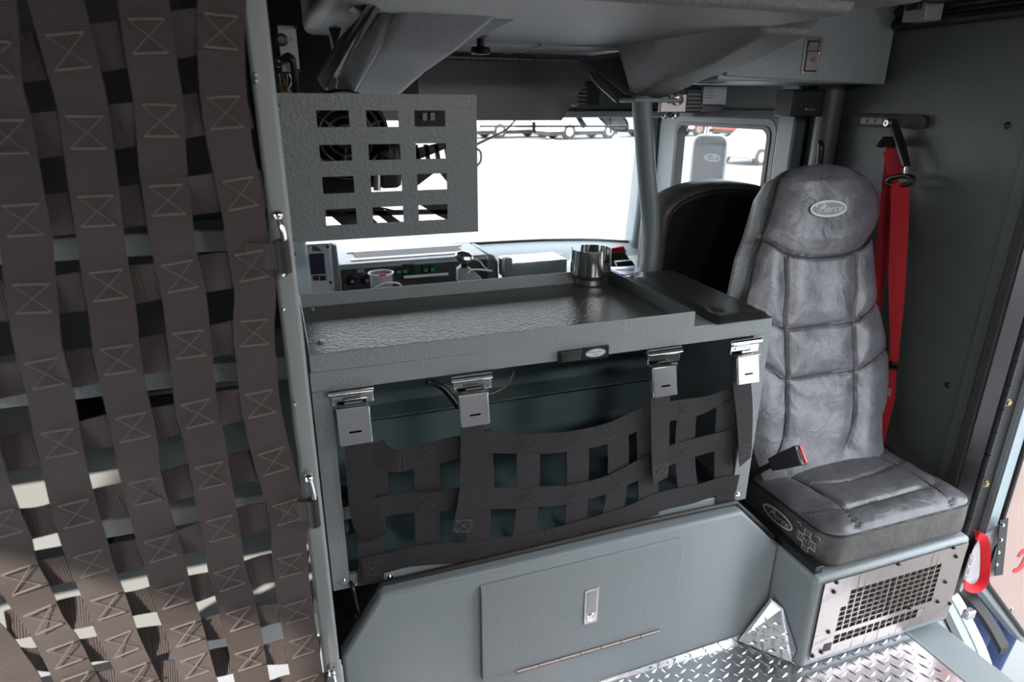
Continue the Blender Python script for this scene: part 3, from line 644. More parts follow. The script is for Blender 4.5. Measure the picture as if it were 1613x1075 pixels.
rail = MB(); rail.box((1.142, .985, BZ+.0005), (1.166, 1.40, BZ+.022)); tag(rail.build('seat_rail', SMOOTHB, bevel=.001), 'black steel rail along the left edge of the seat box under the cushion', 'rail')
# ================================================================ SEATS
def pline_dist(p, P):
    best = 9
    for i in range(len(P)-1):
        a, b = P[i], P[i+1]; dx, dy = b[0]-a[0], b[1]-a[1]; L2 = dx*dx+dy*dy or 1e-9
        t = max(0, min(1, ((p[0]-a[0])*dx+(p[1]-a[1])*dy)/L2)); d = math.hypot(p[0]-a[0]-t*dx, p[1]-a[1]-t*dy)
        best = min(best, d)
    return best
def interp(L, h):
    if h <= L[0][1]: return L[0][0]
    for i in range(len(L)-1):
        if L[i][1] <= h <= L[i+1][1]:
            t = (h-L[i][1])/max(1e-9, L[i+1][1]-L[i][1]); return L[i][0]+(L[i+1][0]-L[i][0])*t
    return L[-1][0]
BP = V((1.39, 1.262, .44)); EH = V((0, .286, .958)).normalized(); EN = V((0, -.958, .286)).normalized()
def bk2(q):
    p = atpl(q[0], q[1], BP, EN)-BP; return (p.x, p.dot(EH))
Lq = [(1188,722),(1176,690),(1168,640),(1164,580),(1166,520),(1173,472),(1187,405),(1200,370),(1216,316),(1225,283),(1243,268),(1262,262.5),(1287,260.5)]
Rq = [(1300,706),(1318,700),(1338,686),(1360,671),(1384,655),(1392,633),(1396,562),(1388,521),(1379,477),(1373,430),(1369.5,396),(1369,376),(1376,356),(1379,329),(1377,307),(1363,282),(1334,267),(1310,261.5),(1292,260.5)]
Lo = [bk2(q) for q in Lq]; Ro = [bk2(q) for q in Rq]
Ro = [(max(Ro[4][0]-.0,Ro[3][0]+.03), -.06)]+Ro[4:]
Lo = [(Lo[0][0]+.02, -.06)]+Lo[1:]
for L in (Lo, Ro):
    L.sort(key=lambda t: t[1])
htop = min(Lo[-1][1], Ro[-1][1]); hbot = -.06
seams = [[bk2(q) for q in S] for S in (
 [(1227,405),(1228.6,454),(1225,508),(1227,526),(1228.6,571),(1228,640),(1225,687),(1212,722)],
 [(1338,401),(1337,454),(1332,508),(1334.5,553),(1335,584),(1334.5,642),(1332,669),(1322,700)],
 [(1200,505),(1216,512),(1227,518),(1281,512.6),(1332,508),(1352,497),(1385,472)],
 [(1185,570),(1205,582),(1227,596),(1281,588.5),(1335,583),(1366,566),(1396,550)])]
headseam = [bk2(q) for q in ((1190,370),(1200,381),(1214,392),(1236,403),(1272,407.6),(1308,405),(1339,396),(1357,385),(1376,368))]
NR, NU = 170, 150
def back_front(a, h, u):
    e = abs(2*u-1); d = .030*(1-e**5)
    d *= min(1, max(0, (htop-h)/.05))**.5 if h > htop-.05 else 1
    top = h > interp([(y, x) for x, y in headseam], a)
    if not top:
        d += .008*(math.cos((u-.5)*PI*2)*-.6)       # side bolsters stand out a little
        ds = min(pline_dist((a, h), S) for S in seams); d += .007*(1-math.exp(-(ds/.03)**2)) - .008*math.exp(-(ds/.0045)**2)
    else: d += .014*min(1, (h-interp([(y, x) for x, y in headseam], a))/.05)
    dh = pline_dist((a, h), headseam); d -= .009*math.exp(-(dh/.005)**2)
    d += .002*math.sin(a*37+h*23)*math.sin(h*31-a*11)
    return d, top
rows = []; fac = []
for r in range(NR+1):
    t = r/NR; h = hbot+(htop-hbot)*(1-(1-t)**1.35 if t > 0 else 0)
    aL, aR = interp(Lo, h), interp(Ro, h)
    if r == NR: m = (aL+aR)/2; aL, aR = m-.012, m+.012
    ring = []; fl = []
    for i in range(NU+1):
        u = .5*(i/NU)+.5*(.5-.5*math.cos(PI*i/NU)); a = aL+(aR-aL)*u; d, top = back_front(a, h, u); ring.append(BP+V((a, 0, 0))+EH*h+EN*d)
    T = .095*(min(1, (htop-h)/.08)**.5 if h > htop-.08 else 1)+.002
    for a_, s_, dd in ((aR, .004, .02), (aR, .002, .06), (aR, -.004, .085), (aR, -.03, 1), ((aR*3+aL)/4, 0, 1.02), ((aR+aL)/2, 0, 1.03), ((aR+3*aL)/4, 0, 1.02), (aL, .03, 1), (aL, .004, .085), (aL, -.002, .06), (aL, -.004, .02)):
        dd = dd/.095 if dd < 1 else dd
        dd = min(dd, 1.03); ring.append(BP+V((a_+s_, 0, 0))+EH*(h-(.0 if dd < .9 else .006))-EN*(T*dd))
    rows.append(ring)
n = NU+1+11
seat = thing('rear_facing_seat', 'grey tumbled leather rear facing crew seat with oval logo on its headrest', 'seat', (1.4, 1.15, BZ))
parts = {'head': (MB(), LEATH), 'back': (MB(), LEATH)}
for nm in parts:
    mb = parts[nm][0]; vs = [p for rr in rows for p in rr]; f0, f1 = [], []
    for r in range(NR):
        for j in range(n):
            k = (j+1) % n; c_ = (rows[r][j]+rows[r+1][k])/2-BP; a, h = c_.x, c_.dot(EH)
            top = h > (interp([(y, x) for x, y in headseam], a) if j < NU else headseam[0 if a < 0 else -1][1]+.0)
            if (nm == 'head') == top: (f0 if j < NU else f1).append((r*n+j, r*n+k, (r+1)*n+k, (r+1)*n+j))
    if nm == 'head': f1.append([NR*n+j for j in range(n)])
    used = sorted({i for f in f0+f1 for i in f}); mp_ = {i: x for x, i in enumerate(used)}
    mb.cur = 0; mb.add([vs[i] for i in used], [[mp_[i] for i in f] for f in f0]); o = len(mb.f)
    mb.f += [[mp_[i] for i in f] for f in f1]; mb.mi += [1]*len(f1)
    mb.build('headrest' if nm == 'head' else 'backrest', [LEATH, LEATHS], seat, smooth=75)
# piping along the front edge and seams
edge = [BP+V((interp(Lo, h), 0, 0))+EH*h+EN*.004+V((-.001, 0, 0)) for h in [hbot+.05+(htop-.004-hbot-.05)*i/60 for i in range(61)]]
MB().tube(edge, .0022, 6).build('left_piping', PIPE, seat, smooth=60)
for S in seams+[headseam]:
    pts_ = [V((a_, h_, 0)) for a_, h_ in S]; pts_ = cat(pts_, 10); out_ = []
    for p_ in pts_:
        a_, h_ = p_.x, p_.y; al_, ar_ = interp(Lo, h_), interp(Ro, h_)
        if not (al_+.004 < a_ < ar_-.004): continue
        u_ = (a_-al_)/(ar_-al_); d_, tp_ = back_front(a_, h_-.0005, u_); out_.append(BP+V((a_, 0, 0))+EH*h_+EN*(d_+.0018))
    mb = MB(); mb.tube(out_, .0016, 6); mb.build('seam', PIPE, seat, smooth=60)
mb = MB(); mb.tube([p+EN*.0022+V((.0025,0,0)) for p in edge if (p-BP).dot(EH) > interp([(y, x) for x, y in headseam], -.2)], .0009, 5); mb.build('stitching', STITCH, seat)
def emblem(parent, o, ex, ez, s, nm_label, col=SILVT, base=None):
    o, ex, ez = V(o), V(ex).normalized(), V(ez).normalized(); nn = ex.cross(ez)
    mb = MB(); strokes(mb, [oval(1.12*s, .37*s)], o, ex, ez, 1, (.11*s), .0012); e = mb.build('logo_ring', col, parent, smooth=60)
    if base:
        mb = MB(); mb.prism([o+ex*(1.1*s*math.cos(2*PI*i/32))+ez*(.35*s*math.sin(2*PI*i/32)) for i in range(32)], nn*.0008); mb.build('logo_field', base, parent)
    mb = MB(); strokes(mb, [[(x, y*.62) for x, y in st] for st in PIERCE], o+ex*(.02*s), ex, ez, s, .05*s, .0016); t_ = text_mb('Pierce', .52*s, o-ex*(.70*s)-ez*(.17*s), ex, ez, .0018, .45, .95, 1.25); mb.add(t_.v, t_.f); mb.build('logo_lettering', col, parent, smooth=60)
ec_ = atpl(1305, 329, BP+EN*.0475, EN)
exl = (V((1,0,0))).normalized()
emblem(seat, ec_, exl, EH, .054, '', SILVT, mat('grey_embroidery', (.24,.24,.26), .6))
# cushion
CXa, CXb, CYa, CYb = 1.163, 1.664, .978, 1.375
def rr2(x0, x1, y0, y1, r, n=7):
    out = []
    for cx_, cy_, a0 in ((x1-r, y1-r, 0), (x0+r, y1-r, 90), (x0+r, y0+r, 180), (x1-r, y0+r, 270)):
        for k in range(n+1):
            a = math.radians(a0+90*k/n); out.append(V((cx_+r*math.cos(a), cy_+r*math.sin(a), 0)))
    res = []
    for i in range(len(out)):
        a, b = out[i], out[(i+1) % len(out)]; m = max(1, int((b-a).length/.012))
        res += [a.lerp(b, j/m) for j in range(m)]
    return res
def cq(q, z=.405): p = at(q[0], q[1], 'Z', z); return (p.x, p.y)
cs = [[cq(q) for q in S] for S in (
 [(1264,799),(1330,802),(1399.5,783.6),(1469,765)], [(1276,765),(1322,763.5),(1376,749),(1415,729.5),(1424.6,710)],
 [(1237,747),(1276,766),(1330,802),(1370.5,841.5)], [(1372,714),(1415,731.5),(1469,764),(1496,780),(1509.6,801)], [(1424.6,710),(1480,748),(1469,765)])]
ctr = V(((CXa+CXb)/2, (CYa+CYb)/2, 0)); base = rr2(CXa, CXb, CYa, CYb, .055)
rings = []
for s_, z in ((.96, .290), (.995, .296), (1.0, .31), (1.0, .34), (.997, .365), (.988, .378)): rings.append([V((ctr.x+(p.x-ctr.x)*s_, ctr.y+(p.y-ctr.y)*s_, z)) for p in base])
side_n = len(rings)
for k in range(46):
    s_ = .982*(1-k/45)+.0005; rg = []
    for p in base:
        x, y = ctr.x+(p.x-ctr.x)*s_, ctr.y+(p.y-ctr.y)*s_
        z = .384+.028*(1-s_**3.5); ds = min(pline_dist((x, y), S) for S in cs)
        z += .004*(1-math.exp(-(ds/.02)**2))*min(1, (1-s_)*12)-.006*math.exp(-(ds/.0045)**2)*min(1, (1-s_)*20)
        z += .0015*math.sin(x*41+y*17)*math.sin(y*47-x*9); rg.append(V((x, y, z)))
    rings.append(rg)
mb = MB(); mb.cur = 1; mb.loft(rings[:side_n], False); mb.add(rings[0], [list(range(len(base)))[::-1]]); mb.cur = 0; mb.loft(rings[side_n-1:], False)
cu = mb.build('cushion', [LEATHM, LEATHS], seat, smooth=70)
def ctop(x, y):
    fx = abs(x-ctr.x)/((CXb-CXa)/2); fy = abs(y-ctr.y)/((CYb-CYa)/2); s_ = max(fx, fy)
    return .384+.028*(1-s_**3.5)-.006+.0012
for S in cs:
    P_ = [V((p_.x, p_.y, ctop(p_.x, p_.y))) for p_ in cat([(x, y, 0) for x, y in S], 10) if max(abs(p_.x-ctr.x)/((CXb-CXa)/2), abs(p_.y-ctr.y)/((CYb-CYa)/2)) < .96]
    if len(P_) > 2: MB().tube(P_, .0016, 6).build('seam', PIPE, cu, smooth=60)
mb = MB(); mb.tube([V((ctr.x+(p.x-ctr.x)*.99, ctr.y+(p.y-ctr.y)*.99, .381)) for p in base+[base[0]]], .0028, 6); mb.build('cushion_piping', PIPE, cu, smooth=60)
emblem(cu, (CXa-.001, 1.150, .338), (0,-1,0), (0,0,1), .048, '', mat('silver_print', (.5,.52,.53), .5))
# round fire brigade crest with scrolls and the number
o = V((CXa-.001, 1.045, .336)); mb = MB(); st = []
mc = []
for k in range(4):
    a0 = PI/4+k*PI/2
    for da, r in ((-.62,.018),(-.34,.034),(0,.030),(.34,.034),(.62,.018)): mc.append((r*math.cos(a0+da-PI/4), r*math.sin(a0+da-PI/4)))
mc.append(mc[0]); st.append(mc); st.append([(x*.82, y*.82) for x, y in mc]); st.append(oval(.0175, .0175, 20))
st += [[(-.04,.03),(-.03,.036),(-.022,.028)], [(.022,.03),(.032,.036),(.042,.03)], [(-.03,-.03),(-.02,-.036),(-.012,-.03)], [(.012,-.032),(.022,-.037),(.034,-.03)]]
for s_ in st: mb.ribbon([o+V((0,-x,y))+V((-.001,0,0)) for x, y in s_], .0013, (-1,0,0), .0005, 1)
mb.build('crest_outline', bpy.data.materials['silver_print'], cu, smooth=0)
text_mb('911', .018, o+V((-.001, .0145, -.0065)), (0,-1,0), (0,0,1), .0005, .15).build('crest_number', bpy.data.materials['silver_print'], cu, smooth=0)
# seat back hinge cover + buckle receiver
MB().obox((1.25, 1.345, .405), (.3, 0, 0), (0, .06, 0), (0, .0, .03)).build('hinge_cover', SMOOTHB, seat, bevel=.006)
MB().tube([at(1352,690,'Y',1.30), at(1395,712,'Y',1.33)], .02, 12).build('recline_cover', SMOOTHB, seat)
br = thing('belt_receiver', 'black seat belt buckle receiver with red button lying on the cushion edge', 'belt buckle', at(1235,725,'Y',1.25))
p0, p1 = at(1216, 732, 'Y', 1.20), at(1262, 717, 'Y', 1.13); d = (p1-p0).normalized(); s_ = d.cross(V((.2,-.3,1))).normalized(); up = s_.cross(d)
mb = MB(); mb.loft([[p+s_*(sx*w_)+up*(sz*h_) for sx, sz in ((-1,-1),(1,-1),(1,1),(-1,1))] for p, w_, h_ in ((p0, .011, .017), (p0.lerp(p1,.5), .013, .022), (p1, .013, .026))]); mb.build('housing', SMOOTHB, br, bevel=.003)
MB().obox(p1-s_*.011-up*.022+d*.0005, s_*.009, d*.003, up*.044).build('release_button', RED, br, bevel=.001)
MB().obox(p1-s_*.0+up*-.014+d*.0005, s_*.006, d*.001, up*.028).build('tongue_slot', MATTEB, br)
MB().tube([p0, p0-d*.03+V((0,0,-.004)), p0-d*.09+V((0,.02,-.05))], .008, 8).build('stalk', SMOOTHB, br)
# front passenger seat seen from behind
fs = thing('front_passenger_seat', 'black meshed back of the front passenger seat behind the grey pole', 'seat', (1.42, 1.95, .3))
def seatsec(s, y, dz=0):
    out = []
    for i in range(25):
        a = PI*i/24; x = -.255*math.cos(a)*s; z = .14*math.sin(a)**.7*s
        out.append((1.415+x*(1 if abs(math.cos(a)) < 1 else 1), y, .985+z+dz))
    out.append((1.415+.27*s, y, .45)); out.insert(0, (1.415-.27*s, y, .45)); return out
rg = [seatsec(.90, 1.84), seatsec(.97, 1.848), seatsec(1.0, 1.87), seatsec(1.0, 1.95), seatsec(.9, 2.0)]
mb = MB(); mb.loft(rg); mb.build('backrest', LEATHS, fs, smooth=50)
mb = MB(); mb.loft([seatsec(.84, 1.8395, -.012), seatsec(.87, 1.836, -.012)][::-1]); mb.build('mesh_panel', MESHB, fs, smooth=50)
mb = MB(); mb.tube(seatsec(.885, 1.837, -.006), .004, 6); mb.build('panel_piping', PIPE, fs, smooth=60)
MB().box((1.25, 1.843, .95), (1.30, 1.99, 1.139)).build('top_panel', LEATH, fs, bevel=.01) if False else None
emblem(fs, (1.415, 2.004, 1.03), (-1,0,0), (0,0,1), .055, '')
MB().box((1.16, 1.90, .30), (1.67, 2.35, .47)).build('cushion', LEATHS, fs, bevel=.03, seg=3)
MB().box((1.2, 1.9, .0), (1.62, 2.3, .30)).build('base', PAINT, fs)
# ================================================================ SEAT BELT on the right wall
bt = thing('seat_belt', 'red shoulder seat belt hanging from black height adjuster on the dark side wall', 'seat belt', (1.73, 1.45, 1.32))
a, b = at(1338, 190, 'X', 1.745), at(1459, 196, 'X', 1.745)
m_ = MB(); m_.prism([(1.742, y, z) for y, z in [(b.y, 1.322+.019*math.sin(t)) if 0 else (b.y+.018-.018*math.cos(t), 1.322+.018*math.sin(t)) for t in [PI/2-PI*i/8 for i in range(9)]]+[(a.y, 1.304), (a.y, 1.34)]], (.0179, 0, 0)); m_.build('height_rail', MATTEB, bt)
m_ = MB(); m_.box((1.7385, 1.56, 1.313), (1.7415, 1.66, 1.331)); [m_.lathe([(.006,0),(.006,.003),(1e-4,.003)], (1.7384, y, 1.322), (-1,0,0), 10) for y in (1.58, 1.61, 1.64)]; m_.build('adjuster_slide', mat('dark_slide_metal', (.12,.12,.12), .4, .7), bt)
m_ = MB(); c_ = at(1400, 194, 'X', 1.735); m_.lathe([(.013,0),(.013,.004),(.009,.012),(.004,.012),(.004,.009),(1e-4,.009)], c_, (-1,0,0), 16); m_.build('pivot_bolt', STEEL, bt)
pa, pb_ = at(1409, 200, 'X', 1.72), at(1428, 262, 'X', 1.70)
MB().tube([pa, pa.lerp(pb_, .5)+V((0,0,.003)), pb_], [.012, .014, .011], 12).build('hanger_arm', SMOOTHB, bt)
MB().tube([pb_, at(1427, 274, 'X', 1.70)], .006, 10).build('hanger_stem', CHROME, bt)
gc = at(1418, 285, 'X', 1.70)
m_ = MB(); m_.tube([gc+V((0, .042*math.cos(t), .014*math.sin(t)+.006*math.cos(t)*-1)) for t in [2*PI*i/20 for i in range(21)]], .0075, 8); m_.build('belt_guide', SMOOTHB, bt, smooth=60)
MB().lathe([(.03,0),(.034,.004),(.02,.03),(.008,.03)], at(1400,232,'X',1.715), (0,0,1), 16).build('upper_guide', SMOOTHB, bt)
def belt(name, pts, w, m=REDW): return MB().ribbon(pts, w, (-1, -.55, 0), .0016, 6).build(name, m, bt, smooth=60)
belt('shoulder_strap', [at(*q, 'X', 1.694) for q in ((1418,288),(1417,350),(1414,420),(1412,480),(1410,530),(1408,570))], [.047,.047,.046,.044,.036,.026,.024])
belt('shoulder_strap', [at(*q, 'X', 1.694) for q in ((1406,583),(1403,620),(1395,660),(1386,698))], [.02,.026,.024,.022])
belt('retractor_strap', [at(*q, 'X', 1.72) for q in ((1407,218),(1402,290),(1394,380),(1384,450),(1378,520))], [.03,.044,.044,.03,.02])
belt('inner_strap', [at(*q, 'X', 1.71) for q in ((1403,235),(1410,275))], .04)
belt('lap_strap', [at(1384,640,'X',1.72), at(1372,685,'X',1.70), at(1388,705,'X',1.69)], .04)
cc = at(1406, 577, 'X', 1.68)
m_ = MB(); m_.obox(cc+V((-.004,.022,-.005)), (.008,0,0), (0,-.044,0), (0,0,.012)); m_.obox(cc+V((-.005,.010,-.012)), (.008,0,0), (0,-.012,0), (0,0,.026)); m_.build('belt_clip', SMOOTHB, bt, bevel=.002)
MB().obox(at(1397,624,'X',1.685), (.001,.002,0), (0,-.012,.002), (0,.002,.025)).build('paper_tag', WHITEP, bt)
m_ = MB(); m_.tube([at(1386,694,'X',1.70)+V((0,.016*math.cos(t),.02*math.sin(t)-.01)) for t in [2*PI*i/14 for i in range(15)]], .004, 8); m_.build('anchor_loop', SMOOTHB, bt)
# ================================================================ GREY POLE, OVERHEAD CONSOLE
pts = [at(1011,150,'Y',1.72), at(1015,220,'Y',1.72), at(1020,290,'Y',1.72), at(1025,350,'Y',1.715), at(1024,400,'Y',1.70), at(1021,432,'Y',1.69)]
pts.append(pts[-1]+V((0,0,-.2)))
pts = [pts[0]+V((0,0,.12))]+pts
po = tag(MB().tube(cat(pts, 6), .0275, 24).build('support_pole', DASHM if 0 else mat('pole_grey_paint', (.15,.18,.185), .42), smooth=60), 'slightly bent grey round pole standing between the tray and the front passenger seat', 'pole')
ZC = 1.66
oc = thing('overhead_console', 'large black textured overhead console with two downward wings above the tray', 'overhead console', (.6, 1.5, 1.54))
def PY(*q): return [at(x, y, 'Y', Y) for x, y, Y in q]
# centre underside
z0 = 1.515
cf0 = at(720, 70, 'Z', z0); cf1 = at(1085, 83, 'Z', z0)
mb = MB(); mb.box((.10, .98, z0), (.98, 1.74, ZC)); mb.build('centre_pan', VINYL, oc, bevel=.02, seg=3)
mb = MB(); mb.box((.40, .93, 1.535), (1.10, 1.06, ZC)); mb.build('rear_edge', VINYL, oc, bevel=.025, seg=3)
def wing(xin0, xout0, zt, y0, xin1, xout1, zb, y1, nm):
    # rear section (high) to front section (low)
    sgn = 1 if xout0 > xin0 else -1
    def sec(xi, xo, zb_, y):
        w_ = .035
        return [V((xi-sgn*.05, y, ZC)), V((xi-sgn*.05, y, max(zb_, z0)-.0+.004)), V((xi, y, zb_+.012 if zb_ < z0 else zb_)), V((xi+sgn*.015, y, zb_)), V((xo-sgn*.02, y, zb_)), V((xo, y, zb_+.02)), V((xo+sgn*.03, y, ZC))]
    rr_ = [sec(xin0, xout0, zt, y0-.04), sec(xin0, xout0, zt-.012, y0), sec((xin0*2+xin1)/3, (xout0*2+xout1)/3, zt-.016+(zb-zt)*.30, y0+(y1-y0)*.33), sec((xin0+2*xin1)/3, (xout0+2*xout1)/3, zt+(zb-zt)*.66, y0+(y1-y0)*.66), sec(xin1, xout1, zb, y1), sec(xin1, xout1, zb, y1+.04)]
    rr_ = [[p for p in r] for r in rr_]
    mb = MB(); mb.loft(rr_); return mb.build('wing', VINYL, oc, bevel=.01, seg=3, smooth=40)
wing(.955, 1.10, 1.505, 1.24, .965, 1.085, 1.385, 1.70, 'right')
wing(.42, .22, 1.525, 1.24, .31, .17, 1.375, 1.70, 'left')
# slatted vent between pan and flap
mb = MB()
for i in range(7): mb.box((.40, 1.76+i*.045, 1.512), (1.0, 1.782+i*.045, 1.52))
mb.box((.70, 1.75, 1.508), (.712, 2.06, 1.524)); mb.build('vent_slats', mat('vent_metal', (.5,.48,.48), .4, .4), oc)
MB().box((.3, 1.745, 1.58), (1.0, 2.12, 1.66)).build('vent_box', SMOOTHB, oc)
fy = 2.09
F = [at(560,93,'Y',fy), at(912,97,'Y',fy), at(930,117,'Y',fy), at(885,190,'Y',fy), at(560,190,'Y',fy)]
MB().prism(F, (0, .006, 0)).build('hinged_flap', mat('flap_grey', (.14,.138,.145), .45, 0, .5, 200, .0015), oc, bevel=.001)
m_ = MB(); x0, x1 = at(690,92,'Y',fy).x, at(912,96,'Y',fy).x
for i in range(9): m_.lathe([(.0055,0),(.0055,(x1-x0)/9-.003)], (x0+i*(x1-x0)/9, fy-.004, F[1].z+.003), (1,0,0), 10)
m_.build('piano_hinge', GRILLM, oc)
# side cheek plate in front of the right wing
MB().prism(PY((930,118,1.9),(950,112,1.9),(1000,150,1.80),(1003,160,1.78),(972,162,1.80),(938,131,1.88)), (0, .02, .004)).build('cheek_plate', PANELG, oc)
MB().prism(PY((925,100,1.92),(1085,84,1.72),(1000,153,1.70),(985,150,1.74)), (.0, .02, .01)).build('inner_cheek', VINYL, oc, bevel=.003)
MB().box((.955, 1.69, 1.372), (1.10, 1.78, 1.384)).build('pole_flange', PANELG, oc, bevel=.003)
for q, nm in (((757, 78), 'left knob, near the left wing'), ((1046, 86), 'right knob, near the right wing')):
    p = at(q[0], q[1], 'Y', 1.66); kb = MB(); kb.lathe([(.009,.03),(.009,.006),(.022,.005),(.024,.001),(.024,-.008),(.021,-.011),(1e-4,-.011)], p, (0,0,1), 20)
    kb.build('clamp_knob', SMOOTHB, oc)
# padded arm, outlet plate, dark board on the upper left
ar = thing('padded_brace', 'slanting grey padded brace with brown foam edge under the left ceiling', 'arm', at(560,80,'Y',1.35))
MB().prism(PY((507,128,1.45),(583,0,1.15),(600,-12,1.15),(512,142,1.45)), (.014,.02,0)).build('edge_strip', VINYL, ar)
MB().prism(PY((500,122,1.46),(535,60,1.32),(575,18,1.2),(598,0,1.16),(580,32,1.2),(541,85,1.32),(512,142,1.44)), (.0, .03, 0)).build('foam_edge', FOAM, ar, bevel=.003)
MB().prism(PY((512,125,1.44),(528,108,1.42),(532,133,1.43),(517,146,1.45)), (0,-.01,0)).build('end_cap', PANELG, ar, bevel=.003)
MB().prism(PY((530,-10,1.2),(560,14,1.2),(574,20,1.2),(592,-10,1.2)), (0,.05,0)).build('upper_pad', VINYL, ar)
MB().prism(PY((530,118,1.50),(532,100,1.48),(620,-10,1.2),(650,-10,1.22),(560,146,1.55),(530,146,1.52)), (.0,.03,0)).build('side_face', VINYL, ar, bevel=.005)
tag(MB().prism(PY((512,27,1.55),(533,27,1.55),(539,42,1.55),(527,75,1.55)), (0,.01,0)).build('bracket', PANELG), 'small dark grey triangular bracket under the left ceiling behind the padded arm', 'bracket')
tag(MB().box((.02, 1.9, 1.385), (.4, 1.92, 1.66)).build('headliner_board', HEADL), 'dark textured board under the ceiling behind the outlet plate', 'board')
op = thing('outlet_plate', 'small grey outlet plate with black plugs hanging near the top of the corner post', 'outlet', at(452,76,'Y',1.3))
q0, q1 = at(436,39,'Y',1.3), at(473,114,'Y',1.3)
MB().box((q0.x, 1.30, q1.z), (q1.x, 1.304, q0.z)).build('plate', POST, op, bevel=.0015)
for q in ((466,43),(471,111)): m_ = MB(); screw(m_, at(*q,'Y',1.2995), (0,-1,0), .0028); m_.build('screw', SMOOTHB, op)
m_ = MB(); p = at(444,63,'Y',1.30); m_.lathe([(.0105,0),(.0105,.004),(.007,.005),(.006,.003),(1e-4,.003)], p, (0,-1,0), 18); m_.build('socket', SMOOTHB, op)
m_ = MB(); p = at(438,97,'Y',1.30); m_.lathe([(.0095,0),(.0095,.004),(.004,.007),(1e-4,.007)], p, (0,-1,0), 14); m_.build('socket', SMOOTHB, op)
MB().box((at(457,60,'Y',1.3).x, 1.2992, at(457,65,'Y',1.3).z), (at(459,60,'Y',1.3).x, 1.30, at(457,60,'Y',1.3).z)).build('mark', SMOOTHB, op)
m_ = MB(); m_.tube(cat([at(450,93,'Y',1.297), at(455,90,'Y',1.275), at(461,98,'Y',1.27), at(464,120,'Y',1.28), at(466,150,'Y',1.31)], 6), [.008]*6+[.007]*6+[.0055]*13, 8); m_.build('plug_lead', SMOOTHB, op, smooth=60)
wb = thing('wire_bundle', 'tangle of thin brown wires hanging below the outlet plate', 'wires', at(447,128,'Y',1.33))
for i in range(5):
    MB().tube(cat([at(439+i*4,116,'Y',1.33), at(441+i*4+3*math.sin(i*2),128,'Y',1.335), at(442+i*3,141,'Y',1.34), at(450+i*2,145,'Y',1.34)], 5), .0016, 6).build('wire', [COPPER, BRASS, SMOOTHB, COPPER, WHITEP][i], wb, smooth=60)
# perforated panel
pp = thing('perforated_panel', 'grey hammered metal panel with twelve rectangular holes beside the corner post', 'metal panel', (.19, 1.2, 1.137))
px0, px1, pz0, pz1 = .0175, .357, 1.137, 1.383
xs = [px0]; zs = [pz1]
for a, b in ((500,552),(578,629),(653,702)): xs += [at(a+1,215,'Y',1.2).x, at(b,215,'Y',1.2).x]
for a, b in ((174,200),(227,252),(276,302),(326,351)): zs += [at(604,a,'Y',1.2).z, at(604,b,'Y',1.2).z]
xs.append(px1); zs.append(pz0); mb = MB()
for i in range(7):
    for j in range(9):
        if i % 2 and j % 2: continue
        mb.add([(xs[i],1.2,zs[j]),(xs[i+1],1.2,zs[j]),(xs[i+1],1.2,zs[j+1]),(xs[i],1.2,zs[j+1])], [(0,1,2,3)])
o = mb.build('front_plate', PANELG, pp, smooth=0)
bm = bmesh.new(); bm.from_mesh(o.data); bmesh.ops.remove_doubles(bm, verts=bm.verts, dist=1e-5); bm.to_mesh(o.data); bm.free()
sm = o.modifiers.new('t', 'SOLIDIFY'); sm.thickness = .003; sm.offset = 0
m_ = MB(); m_.box((px0, 1.2016, pz1-.003), (px1, 1.225, pz1)); m_.box((px1-.003, 1.2016, pz0), (px1, 1.225, pz1-.003)); m_.build('return_flange', PANELG, pp, bevel=.001)
for z in (1.36, 1.145, 1.12): m_ = MB(); m_.lathe([(.006,0),(.006,.006),(1e-4,.006)], (.0145, 1.17, z), (1,0,0), 6); m_.build('hex_bolt', STEEL, pp)
# fan and electronics behind it
fn = thing('cabin_fan', 'black round cabin fan with ring guard behind the perforated panel', 'fan', (.09, 1.33, 1.3))
fc = at(545, 215, 'Y', 1.32); m_ = MB()
for r in (.02,.035,.05,.065,.078): m_.tube([fc+V((r*math.cos(t),0,r*math.sin(t))) for t in [2*PI*i/28 for i in range(29)]], .0024, 6)
for i in range(3): m_.tube([fc, fc+V((.078*math.cos(i*2.1+.4),.002,.078*math.sin(i*2.1+.4)))], .0024, 6)
m_.build('ring_guard', mat('brownish_guard', (.12,.1,.095), .5), fn, smooth=60)
m_ = MB(); m_.lathe([(.083,.0),(.085,.05),(.06,.07),(1e-4,.07),(1e-4,.06),(.078,.045),(.08,0)], fc+V((0,.005,0)), (0,1,0), 28, False); m_.build('fan_shell', SMOOTHB, fn)
for i in range(4):
    a = i*PI/2; m_ = MB(); m_.prism([fc+V((.015*math.cos(a),.03,.015*math.sin(a))), fc+V((.07*math.cos(a-.3),.02,.07*math.sin(a-.3))), fc+V((.07*math.cos(a+.4),.04,.07*math.sin(a+.4)))], (0,.002,0)); m_.build('blade', MATTEB, fn)
MB().prism(PY((494,160,1.43),(570,160,1.43),(566,306,1.43),(498,308,1.43)), (0,.04,0)).build('back_case', MATTEB, fn)
rk = thing('electronics_rack', 'black slotted electronics rack visible through the holes of the perforated panel', 'rack', (.25, 1.34, 1.2))
MB().box((at(590,180,'Y',1.34).x, 1.34, at(600,298,'Y',1.34).z), (at(627,180,'Y',1.34).x, 1.42, at(600,228,'Y',1.34).z)).build('module', MATTEB, rk, bevel=.01)
m_ = MB(); m_.ball(at(606,238,'Y',1.30), .016, 16); m_.build('knob', SMOOTHB, rk)
MB().tube([at(594,270,'Y',1.3), at(594,300,'Y',1.3)], .007, 12).build('metal_can', STEEL, rk)
A = at(648,205,'Y',1.36); m_ = MB()
m_.prism(PY((648,160,1.36),(708,160,1.36),(708,214,1.36),(648,214,1.36)), (0,.05,0)); m_.build('case', MATTEB, rk)
